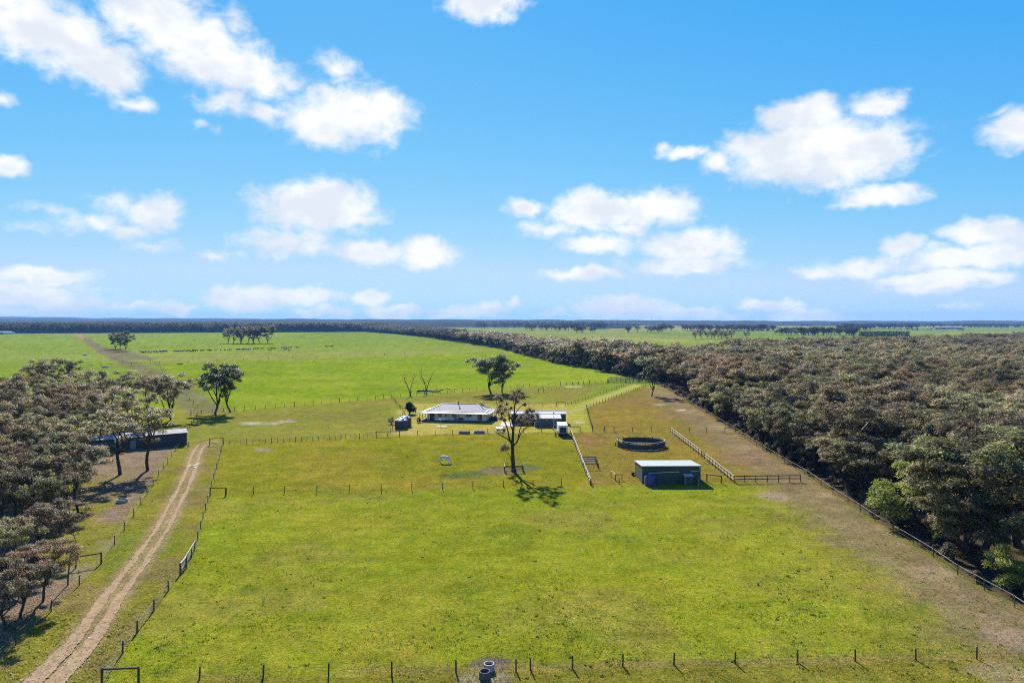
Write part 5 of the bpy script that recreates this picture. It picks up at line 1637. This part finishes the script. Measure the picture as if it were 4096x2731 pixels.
# ---------------------------------------------------------------- tree guard round the central gum, the gum itself
tgx, tgy = ZG(365, 1272)
o = thing('tree_guard', 'square guard of timber rails around the foot of the central gum', 'guard', (tgx, tgy, 0), math.radians(2))
gw = 1.85
cs_ = [(-gw, -gw * .75), (gw, -gw * .75), (gw, gw * 1.0), (-gw, gw * 1.0)]
for k in range(4):
    a, b = cs_[k], cs_[(k + 1) % 4]
    add_post(o, *a, 1.3, .16, STRAINER)
    if k == 1:
        add_post(o, (a[0] + b[0]) / 2, (a[1] + b[1]) / 2, 1.3, .14, STRAINER)
    for z in (1.22, .7):
        MB().bar((*a, z), (*b, z), .07, .13).build('rail', 'sunlit_rail' if k == 3 else 'dark_rail', o)  # left side gets the painted sunlit tone, the other sides stay dark

rng = np.random.default_rng(77)
o = thing('gum_tree', 'tall sparse gum with straight dark trunk standing alone in the horse paddock', 'tree', (tgx, tgy, 0))
S = 143.0 / FPX / 3.485           # zoomed pixel to metre
def tp(x, y, dep=0.0):
    return np.array([(x - 368) * S, dep, (1272 - y) * S])
mb = MB()
mb.tube([tp(368, 1282), tp(366, 1240), tp(362, 1180), tp(357, 1080), tp(354, 980), tp(352, 900)], [.62, .46, .40, .36, .34, .32], 9, cap=False)
LIMBS = [((352, 900), (356, 800), (362, 700), (368, 600), (372, 500), (380, 400), (392, 300), (420, 200), (0,), (.30, .06)),
         ((345, 900), (318, 850), (280, 810), (230, 780), (160, 745), (95, 690), (-.8,), (.19, .03)),
         ((330, 870), (300, 790), (285, 700), (255, 620), (200, 520), (175, 420), (170, 300), (1.2,), (.2, .04)),
         ((372, 905), (410, 860), (440, 790), (470, 720), (520, 670), (600, 610), (-1.0,), (.2, .04)),
         ((360, 720), (330, 650), (310, 560), (290, 470), (290, 420), (1.0,), (.15, .03)),
         ((368, 620), (410, 560), (450, 520), (500, 480), (545, 420), (1.2,), (.15, .03)),
         ((372, 520), (400, 450), (430, 400), (480, 350), (510, 330), (-.6,), (.12, .03)),
         ((430, 800), (450, 700), (470, 640), (540, 600), (650, 520), (-.4,), (.12, .03)),
         ((335, 1130), (325, 1080), (300, 1040), (265, 1000), (245, 950), (.3,), (.09, .02)),
         ((392, 300), (400, 230), (460, 160), (480, 130), (.6,), (.08, .02)),
         ((385, 380), (360, 300), (370, 220), (390, 150), (-.6,), (.08, .02)),
         ((600, 610), (640, 560), (700, 500), (.3,), (.06, .015)),
         ((160, 745), (200, 700), (215, 650), (-.5,), (.05, .015)), ((230, 780), (190, 770), (120, 740), (80, 720), (.4,), (.05, .015)),
         ((500, 690), (560, 640), (640, 600), (700, 560), (-.8,), (.06, .015)), ((545, 420), (580, 400), (620, 400), (.5,), (.06, .015)), ((175, 420), (130, 330), (120, 250), (.4,), (.06, .015))]
for lm in LIMBS:
    pts, dep, (ra_, rb_) = lm[:-2], lm[-2][0], lm[-1]
    n = len(pts)
    mb.tube([tp(p[0], p[1], dep * i / (n - 1) * 2) for i, p in enumerate(pts)], [ra_ + (rb_ - ra_) * i / (n - 1) for i in range(n)], 6, cap=False)
tips = [(440, 140, 70), (480, 175, 65), (380, 170, 55), (350, 250, 55), (460, 250, 60), (420, 320, 50), (500, 240, 45), (160, 235, 70), (120, 260, 50), (200, 280, 50), (180, 370, 60), (150, 430, 60), (210, 470, 60), (250, 420, 45), (190, 530, 40), (330, 400, 45), (300, 470, 45), (320, 540, 35),
        (590, 410, 60), (640, 430, 55), (550, 450, 50), (690, 480, 50), (620, 500, 55), (540, 540, 60), (470, 520, 55), (480, 590, 55), (560, 590, 50), (650, 560, 50), (710, 540, 40), (430, 560, 40), (240, 560, 35), (240, 930, 50), (210, 970, 40), (270, 965, 40), (290, 930, 30), (230, 720, 28), (520, 350, 35), (270, 330, 30), (390, 270, 35)]
for x, y, r in tips:
    a = rng.normal() * 1.2
    q = tp(x, y, a)
    near_p = min((tp(p[0], p[1]) for lm in LIMBS for p in lm[1:-2]), key=lambda t_: np.linalg.norm(t_ - q))
    limb(mb, near_p, q, .05, .012, rng, .12, 3, 4)
    for e in range(6):
        limb(mb, q + (near_p - q) * .4 * rng.random(), q + rng.normal(size=3) * r * S * .9, .024, .008, rng, .1, 2, 3)
mb.build('trunk', 'bark', o, smooth=True)
cs_ = [tp(x, y, rng.normal() * 1.3) for x, y, r in tips]
rs_ = [r * S * 1.15 for x, y, r in tips]
link('crown', crown_mesh('crown', rng, cs_, rs_, [int(150 + 210 * r) for r in rs_], .125, 'gum_leaf', flat=.9, shell=.1, up=.9), o)

# dead trees, fallen log, sapling
def dead_tree(x, y, h, label, seed, spread=.22):
    rng = np.random.default_rng(seed)
    o = thing('dead_tree', label, 'tree', (x, y, 0))
    mb = MB()
    for i, a in enumerate((-.35, .3)):
        top = np.array([h * a * .75, rng.normal() * .6, h * (.97 - .12 * i)])
        pts = limb(mb, (0, 0, -.2) if i == 0 else (.05, 0, h * .12), top, .26 - .06 * i, .03, rng, .05, 6, 6)
        for k in range(7):
            q = pts[2 + k % 4]
            e = q + np.array([rng.normal() * h * .13, rng.normal() * h * .08, h * (.08 + .16 * rng.random())])
            pp = limb(mb, q, e, .06, .012, rng, .1, 3, 4)
            for z in range(2):
                limb(mb, pp[2], pp[2] + np.array([rng.normal() * h * .05, rng.normal() * .3, h * .06 * rng.random()]), .025, .006, rng, .1, 2, 3)
    mb.build('trunk', 'dead_wood', o, smooth=True)
x, y = Z3(375, 482)
dead_tree(x, y, 9.8, 'bare dead tree with forked trunk, left of the two behind the house', 5)
x, y = Z3(537, 458)
dead_tree(x, y, 10.6, 'bare dead tree, taller right one of the two behind the house', 9)
x, y = Z3(560, 448)
rng = np.random.default_rng(6)
o = thing('fallen_log', 'dark fallen log lying along the fence behind the house', 'log', (x, y + 1.5, 0))
mb = MB()
limb(mb, (-5.2, 0, .55), (4.5, .6, .45), .42, .22, rng, .02, 7, 7)
for k in range(9):
    q = np.array([-5 + rng.random() * 10, 0, .6])
    limb(mb, q, q + np.array([rng.normal() * 1.6, rng.normal() * .5, .5 + rng.random() * 1.0]), .10, .02, rng, .12, 3, 4)
limb(mb, (4.0, .6, .5), (8.5, 1.0, 1.5), .2, .05, rng, .05, 4, 5)
limb(mb, (8.5, 1.0, 1.5), (14.5, 1.2, 1.9), .12, .02, rng, .05, 4, 4)
mb.build('trunk', 'dead_wood', o, smooth=True)
rng = np.random.default_rng(16)
x, y = Z6(638, 1037)
o = thing('sapling', 'thin crooked sapling with two flat wispy tufts left of the drive', 'tree', (x, y, 0))
S6 = y / FPX / 2.351
t6 = lambda xx, yy, d=0: np.array([(xx - 638) * S6, d, (1037 - yy) * S6])
mb = MB()
mb.tube([t6(638, 1045), t6(640, 960), t6(650, 860), t6(660, 760), t6(690, 690), t6(718, 630), t6(700, 580), t6(690, 560)], [.10, .09, .085, .075, .065, .055, .045, .035], 6, False)
for a, b in (((690, 565), (620, 550)), ((690, 565), (760, 540)), ((690, 565), (700, 520)), ((660, 740), (610, 700)), ((665, 735), (720, 720)), ((655, 800), (690, 770))):
    limb(mb, t6(*a), t6(*b), .03, .008, rng, .06, 3, 4)
mb.build('trunk', 'bark', o)
cs_ = [t6(680, 530), t6(740, 510), t6(640, 545), t6(720, 490), t6(610, 690), t6(640, 685), t6(720, 735), t6(690, 760)]
link('crown', crown_mesh('crown', rng, cs_, [.95, .9, .6, .7, .7, .5, .55, .5], [260, 240, 140, 180, 170, 110, 120, 110], .10, 'scrub_leaf', flat=.45, shell=.2), o)

# ---------------------------------------------------------------- troughs, tyre, small things
mat('trough_dark', (0.14, 0.13, 0.12), (0.09, 0.085, 0.08), 5, 0.9, spec=0.1)
def ring(x, y, r, h, label, m='concrete', water=True):
    o = thing('water_trough', label, 'trough', (x, y, 0))
    MB().lathe([(r - .08, .12), (r - .08, h), (r, h), (r + .01, h * .5), (r + .03, 0)], 26).build('ring', m, o)
    MB().lathe([(0, h * .6), (r - .09, h * .6)], 26).build('water', 'concrete_wet', o)
x, y = Z8(905, 690)
ring(x, y, .46, .62, 'dark round concrete trough on bare earth, front one of the pair by the bottom fence', 'trough_dark')
x, y = Z8(934, 640)
ring(x, y + .1, .46, .6, 'pale-rimmed round concrete trough, rear one of the pair by the bottom fence')
x, y = Z6(1150, 252)
ring(x, y, .85, .5, 'grey concrete ring trough on the grass left of the drive')
x, y = Z2(202, 1060)
o = thing('tyre', 'dark old tyre lying on the grass above the long stable', 'tyre', (x, y, 0))
MB().lathe([(.55, .05), (.6, .2), (.95, .22), (1.0, .3), (.95, .5), (.6, .52), (.55, .4), (.55, .05)], 22).build('casing', 'black_rubber', o, smooth=True)
for x, y, wd, lab in ((990, 517, 3.4, 'grey steel water trough by the far lane fence, left of the lane'), (1692, 487, 3.6, 'dark steel water trough right of the far lane gateway'), (797, 402, 3.2, 'long trough in the pale far left paddock')):
    X1, Y1 = Z1(x, y)
    o = thing('cattle_trough', lab, 'trough', (X1, Y1, 0))
    MB().box(-wd / 2, wd / 2, -.7, -.6, 0, .8).box(-wd / 2, wd / 2, .6, .7, 0, .8).box(-wd / 2, -wd / 2 + .1, -.6, .6, 0, .8).box(wd / 2 - .1, wd / 2, -.6, .6, 0, .8).build('wall', 'steel', o)
    MB().box(-wd / 2 + .1, wd / 2 - .1, -.6, .6, .1, .6).build('water', 'concrete_wet', o)
# far sheds
def far_shed(u, v, w_, d_, h, label, m='white_paint', rm='roof_white'):
    X1, Y1 = g(u, v)
    o = thing('farm_shed', label, 'shed', (X1, Y1, 0))
    MB().box(-w_ / 2, w_ / 2, 0, d_, 0, h).build('wall', m, o)
    MB().slab([(-w_ / 2 - .5, -.5, h + .05), (w_ / 2 + .5, -.5, h + .05), (w_ / 2 + .5, d_ / 2, h * 1.35), (-w_ / 2 - .5, d_ / 2, h * 1.35)], .15).build('roof', rm, o)
    MB().slab([(-w_ / 2 - .5, d_ / 2, h * 1.36), (w_ / 2 + .5, d_ / 2, h * 1.36), (w_ / 2 + .5, d_ + .5, h + .05), (-w_ / 2 - .5, d_ + .5, h + .05)], .15).build('roof', rm, o)
    MB().box(-w_ * .2, w_ * .1, -.1, -.01, 0, h * .8).build('door', 'grey_paint', o)
far_shed(5, 1337, 46, 14, 5.5, 'white farm shed at the far left edge below the distant wood')
far_shed(465, 1330, 7, 6, 4, 'tiny pale shed at the foot of the distant left wood', 'concrete')
far_shed(1812, 1299, 60, 20, 8, 'long white building near the horizon left of centre')
far_shed(3795, 1316, 110, 20, 7, 'long pale shed in the far right pastures', 'steel', 'roof_zinc')
far_shed(3380, 1311, 40, 18, 7, 'pale shed among trees in the far right pastures', 'steel', 'roof_zinc')
X1 = (2605 - CU) * 5000 / FPX
o = thing('radio_mast', 'thin radio mast on the horizon right of centre', 'mast', (X1, 5000, 0))
MB().tube([(0, 0, 0), (0, 0, 62)], [1.0, .5], 5).build('pole', 'grey_paint', o)
MB().box(-1.2, 1.2, -1.2, 1.2, 55, 62).build('head', 'grey_paint', o)

# ---------------------------------------------------------------- animals
def skinned(name, joints, edges, m, sub=2):
    """one continuous body grown from a skeleton: joints (x, y, z, rx, ry)"""
    me = bpy.data.meshes.new(name)
    me.from_pydata([j[:3] for j in joints], edges, [])
    ob = bpy.data.objects.new(name, me)
    COL.objects.link(ob)
    md = ob.modifiers.new('skin', 'SKIN')
    for i, j in enumerate(joints):
        sv = me.skin_vertices[0].data[i]
        sv.radius = (j[3], j[4] if len(j) > 4 else j[3])
        sv.use_root = (i == 0)
    ss = ob.modifiers.new('sub', 'SUBSURF')
    ss.levels = ss.render_levels = sub
    dg = bpy.context.evaluated_depsgraph_get()
    out = bpy.data.meshes.new_from_object(ob.evaluated_get(dg))
    bpy.data.objects.remove(ob)
    out.name = name
    out.materials.clear()
    out.materials.append(MATS[m])
    for p in out.polygons:
        p.use_smooth = True
    return out

# horse faces +x, grazing
J = [(0, 0, 1.12, .34, .35), (.35, 0, 1.12, .32, .36), (-.4, 0, 1.15, .34, .35), (-.72, 0, 1.18, .30, .33), (.65, 0, 1.10, .28, .34), (.92, 0, .98, .15, .22), (1.12, 0, .72, .115, .16), (1.24, 0, .45, .10, .12), (1.30, 0, .30, .10, .10), (1.36, 0, .12, .065, .07), (1.40, 0, .03, .05, .05),
     (.66, .17, .82, .15), (.74, .17, .50, .08), (.74, .17, .46, .08), (.76, .17, .12, .06), (.80, .17, .02, .07),
     (.52, -.17, .82, .15), (.40, -.17, .50, .08), (.38, -.17, .46, .08), (.28, -.17, .12, .06), (.30, -.17, .02, .07),
     (-.74, .17, .88, .20), (-.74, .17, .62, .12), (-.94, .17, .48, .085), (-.92, .17, .12, .06), (-.88, .17, .02, .07),
     (-.66, -.17, .88, .20), (-.46, -.17, .62, .12), (-.56, -.17, .48, .085), (-.42, -.17, .12, .06), (-.38, -.17, .02, .07),
     (-.98, 0, 1.12, .05), (-1.10, 0, .85, .05), (-1.12, 0, .50, .025)]
E = [(0, 1), (0, 2), (2, 3), (1, 4), (4, 5), (5, 6), (6, 7), (7, 8), (8, 9), (9, 10), (4, 11), (11, 12), (12, 13), (13, 14), (14, 15), (4, 16), (16, 17), (17, 18), (18, 19), (19, 20), (3, 21), (21, 22), (22, 23), (23, 24), (24, 25), (3, 26), (26, 27), (27, 28), (28, 29), (29, 30), (3, 31), (31, 32), (32, 33)]
hx, hy = Z3(725, 1180)
o = thing('horse', 'white horse grazing head down in the horse paddock', 'horse', (hx, hy, 0), math.radians(-12), scale=1.12)
link('body', skinned('body', J, E, 'horse_coat'), o)
MB().add([(.80, .03, 1.34), (.98, .03, 1.12), (1.16, .03, .85), (1.26, .03, .58), (1.30, .04, .50), (1.12, .04, .72), (.95, .04, .98), (.78, .02, 1.24), (.80, -.03, 1.34), (.98, -.03, 1.12), (1.16, -.03, .85), (1.26, -.03, .58), (1.30, -.04, .50), (1.12, -.04, .72), (.95, -.04, .98), (.78, -.02, 1.24)],
         [(0, 1, 6, 7), (1, 2, 5, 6), (2, 3, 4, 5), (8, 15, 14, 9), (9, 14, 13, 10), (10, 13, 12, 11), (0, 8, 9, 1), (1, 9, 10, 2), (2, 10, 11, 3), (3, 11, 12, 4)]).build('mane', 'roof_cap', o)
for s in (-1, 1):
    MB().add([(1.26, s * .05, .42), (1.20, s * .10, .44), (1.22, s * .08, .58)], [(0, 1, 2)]).build('ear', 'horse_coat', o)

# cattle
CJ = [(0, 0, .95, .36, .36), (.45, 0, .96, .34, .36), (-.5, 0, .98, .34, .35), (-.85, 0, 1.02, .27, .28), (.75, 0, 1.02, .26, .30), (1.0, 0, 1.08, .17, .2), (1.25, 0, 1.12, .15, .16), (1.5, 0, .98, .09, .10),
      (.62, .2, .55, .12), (.62, .2, .05, .07), (.60, -.2, .55, .12), (.52, -.2, .05, .07), (-.78, .2, .6, .15), (-.82, .2, .05, .07), (-.80, -.2, .6, .15), (-.74, -.2, .05, .07), (-1.1, 0, .95, .04), (-1.14, 0, .45, .03)]
CE = [(0, 1), (0, 2), (2, 3), (1, 4), (4, 5), (5, 6), (6, 7), (4, 8), (8, 9), (4, 10), (10, 11), (3, 12), (12, 13), (3, 14), (14, 15), (3, 16), (16, 17)]
cow = skinned('body', CJ, CE, 'cow_coat', 1)
HERD = [(Z1, x, 379 + dy) for x, dy in ((1327, 0), (1345, 1), (1362, 0), (1380, 1), (1398, 0), (1414, 0), (1432, -2), (1462, -2), (1482, -1), (1498, -2), (1522, -5), (1542, -6), (1560, -6), (1648, -8), (1664, -8), (1690, -9), (1708, -9), (1740, -11), (1757, -11), (1776, -11), (1795, -11), (1815, -12), (1832, -12), (1850, -13), (1895, -15), (1908, -15), (1962, -18), (1978, -18), (2032, -20), (2075, -21), (2116, -21), (2150, -22), (2166, -22))]
HERD += [(Z2, x, y) for x, y in ((585, 354), (600, 353), (636, 352), (655, 351), (682, 351), (700, 350), (750, 348), (780, 347), (820, 348), (877, 347), (895, 361), (912, 346), (937, 344), (1015, 338), (1035, 338), (1060, 339), (1040, 354), (1075, 360), (1090, 335), (1150, 334), (1423, 326), (1453, 325), (1478, 324))]
HERD += [(ZN, 165, 262), (ZN, 245, 261), (ZN, 262, 260), (ZN, 618, 272)]
for i, (zz, x, y) in enumerate(HERD):
    X1, Y1 = zz(x, y)
    far_right = zz is ZN
    o = thing('cow', 'black cow in the pasture beyond the right wood' if far_right else 'black cow in the straggling herd across the far green field', 'cow', (X1, Y1, 0), random.choice((0, math.pi)) + random.gauss(0, .5), 'cattle in the far right pasture' if far_right else 'herd in the far green field', 1.45 * random.uniform(.9, 1.1))
    link('body', cow, o)

# ---------------------------------------------------------------- grass tussocks, dock clumps, leaf litter
def ground_tint(xs, ys):
    return ground_colour(np.asarray(xs)[None, :], np.asarray(ys)[None, :])[0]

def tuft_mat(name):
    m = bpy.data.materials.new(name)
    m.use_nodes = True
    t = NT(m.node_tree)
    b = t.n['Principled BSDF']
    a = t.new('ShaderNodeAttribute', attribute_name='tint').outputs['Color']
    t.put(b.inputs['Base Color'], a)
    b.inputs['Roughness'].default_value = .8
    b.inputs['Specular IOR Level'].default_value = .1
    tl = t.new('ShaderNodeBsdfTranslucent')
    t.put(tl.inputs['Color'], a)
    mx = t.new('ShaderNodeMixShader')
    mx.inputs[0].default_value = .45
    t.l.new(b.outputs[0], mx.inputs[1])
    t.l.new(tl.outputs[0], mx.inputs[2])
    t.l.new(mx.outputs[0], t.n['Material Output'].inputs['Surface'])
    MATS[name] = m
tuft_mat('grass_blade')
rng = np.random.default_rng(21)
def blades(x, y, h, spread, nb, col, jitter=.25, wide=.3):
    """nb leaning blade triangles per tussock"""
    n = len(x)
    X = np.repeat(x, nb) + rng.normal(size=n * nb) * np.repeat(spread, nb)
    Y = np.repeat(y, nb) + rng.normal(size=n * nb) * np.repeat(spread, nb)
    Hh = np.repeat(h, nb) * (.6 + .7 * rng.random(n * nb))
    a = rng.random(n * nb) * 6.283
    wv = Hh * wide
    lean = Hh * .7
    b2 = rng.random(n * nb) * 6.283
    z0 = -.02
    v = np.stack([np.stack([X - wv * np.cos(a), Y - wv * np.sin(a), 0 * X + z0], 1), np.stack([X + wv * np.cos(a), Y + wv * np.sin(a), 0 * X + z0], 1), np.stack([X + lean * np.cos(b2), Y + lean * np.sin(b2), Hh], 1)], 1).reshape(-1, 3)
    c = np.repeat(col, nb, 0) * (1 + rng.normal(size=(n * nb, 1)) * jitter)
    c = np.clip(np.repeat(c, 3, 0), .01, .6)
    return v, c
# tussocks over the near paddocks, thinning with distance
N = 80000
yy = 1 / (1 / 165.0 + (1 / 47.0 - 1 / 165.0) * rng.random(N))
xx = (rng.random(N) * 1.7 - .85) * yy
keep = (line_d(xx, yy, TRACK) > 2.0) & (poly_sd(xx, yy, RIGHT_FENCE + [(400, 60), (500, 500)]) < -.3)
clumpy = fbm(xx, yy, 3.0, 3, 44)
keep &= rng.random(N) < sstep(.34, .56, clumpy) * .9 + .1
xx, yy = xx[keep], yy[keep]
col = ground_tint(xx, yy)
var_ = rng.random(len(xx))
col = col * np.where(var_[:, None] < .33, np.array([[.62, .80, .60]]), np.where(var_[:, None] < .66, np.array([[1.0, 1.05, .95]]), np.array([[1.45, 1.28, 1.05]])))
v, c = blades(xx, yy, .05 + .09 * rng.random(len(xx)), .06 + .06 * rng.random(len(xx)), 3, col)
link('grass', np_mesh('grass', v, np.arange(len(v)).reshape(-1, 3), ['grass_blade'], {'tint': c}), kind='stuff', label='short tufted pasture grass over the near paddocks', cat='grass')
# dark green broadleaf clumps
N = 3600
yy = 1 / (1 / 190.0 + (1 / 50.0 - 1 / 190.0) * rng.random(N))
xx = (rng.random(N) * 1.6 - .8) * yy
xx += rng.normal(size=N) * .3
keep = (line_d(xx, yy, TRACK) > 2.0) & (poly_sd(xx, yy, RIGHT_FENCE + [(400, 60), (500, 500)]) < -2) & (rng.random(N) < sstep(.42, .62, fbm(xx, yy, 14.0, 3, 50)) + .12)
xx, yy = xx[keep], yy[keep]
col = np.tile(np.array([[.085, .120, .020]]), (len(xx), 1)) * (.7 + .8 * rng.random((len(xx), 1)))
v, c = blades(xx, yy, .05 + .08 * rng.random(len(xx)), .07 + .20 * rng.random(len(xx)) ** 2, 12, col, wide=.6)
link('weeds', np_mesh('weeds', v, np.arange(len(v)).reshape(-1, 3), ['grass_blade'], {'tint': c}), kind='stuff', label='dark green broadleaf weed clumps scattered in the pasture', cat='weeds')
# fallen leaves and bark below the left wood and beside the drive
N = 60000
yy = 1 / (1 / 170.0 + (1 / 50.0 - 1 / 170.0) * rng.random(N))
xx = (-.9 + rng.random(N) * .62) * yy
lf = poly_sd(xx, yy, [g(-6000, 3600), g(-900, 2900)] + LEFT_FENCE + [Z1(1650, 1280), Z1(900, 1320), Z1(-900, 1340)])
pv = poly_sd(xx, yy, [g(-900, 2900)] + LEFT_FENCE + [Z1(1970, 1248)] + PADDOCK_FENCE[::-1] + [g(350, 2900)])
keep = ((lf > 0) & (rng.random(N) < sstep(.40, .58, fbm(xx, yy, 22.0, 4, 1) * -1 + 1.0) + .15)) | ((pv > 0) & (rng.random(N) < .25))
xx, yy = xx[keep], yy[keep]
n = len(xx)
a = rng.random(n) * 6.283
L_ = .05 + .09 * rng.random(n)
nx = np.stack([np.cos(a), np.sin(a), rng.normal(size=n) * .15], 1) * L_[:, None]
ny = np.stack([-np.sin(a), np.cos(a), rng.normal(size=n) * .15], 1) * (L_ * .5)[:, None]
P = np.stack([xx, yy, .07 + 0 * xx], 1)
v = np.stack([P - nx, P - ny, P + nx, P + ny], 1).reshape(-1, 4, 3).reshape(-1, 3)
base = np.array([[.36, .26, .17], [.27, .18, .10], [.46, .36, .26], [.22, .15, .09]])[rng.integers(0, 4, n)]
link('leaf_litter', np_mesh('leaf_litter', v, np.arange(len(v)).reshape(-1, 4), ['grass_blade'], {'tint': np.repeat(base, 4, 0)}), kind='stuff', label='brown fallen leaves and bark under the left gums', cat='leaf litter')

# ---------------------------------------------------------------- air
hz = bpy.data.materials.new('haze')
hz.use_nodes = True
t = NT(hz.node_tree)
t.n.clear()
vol = t.new('ShaderNodeVolumePrincipled')
vol.inputs['Color'].default_value = (0.22, 0.50, 1.0, 1)
vol.inputs['Density'].default_value = HAZE
vol.inputs['Anisotropy'].default_value = 0.0
om = t.new('ShaderNodeOutputMaterial')
t.l.new(vol.outputs[0], om.inputs['Volume'])
me = MB().box(-14500, 14500, -400, 13200, -6.0, 190.0).mesh('haze', hz)
if HAZE > 0:
    link('haze', me, kind='stuff', label='thin blue air over the plain', cat='haze')
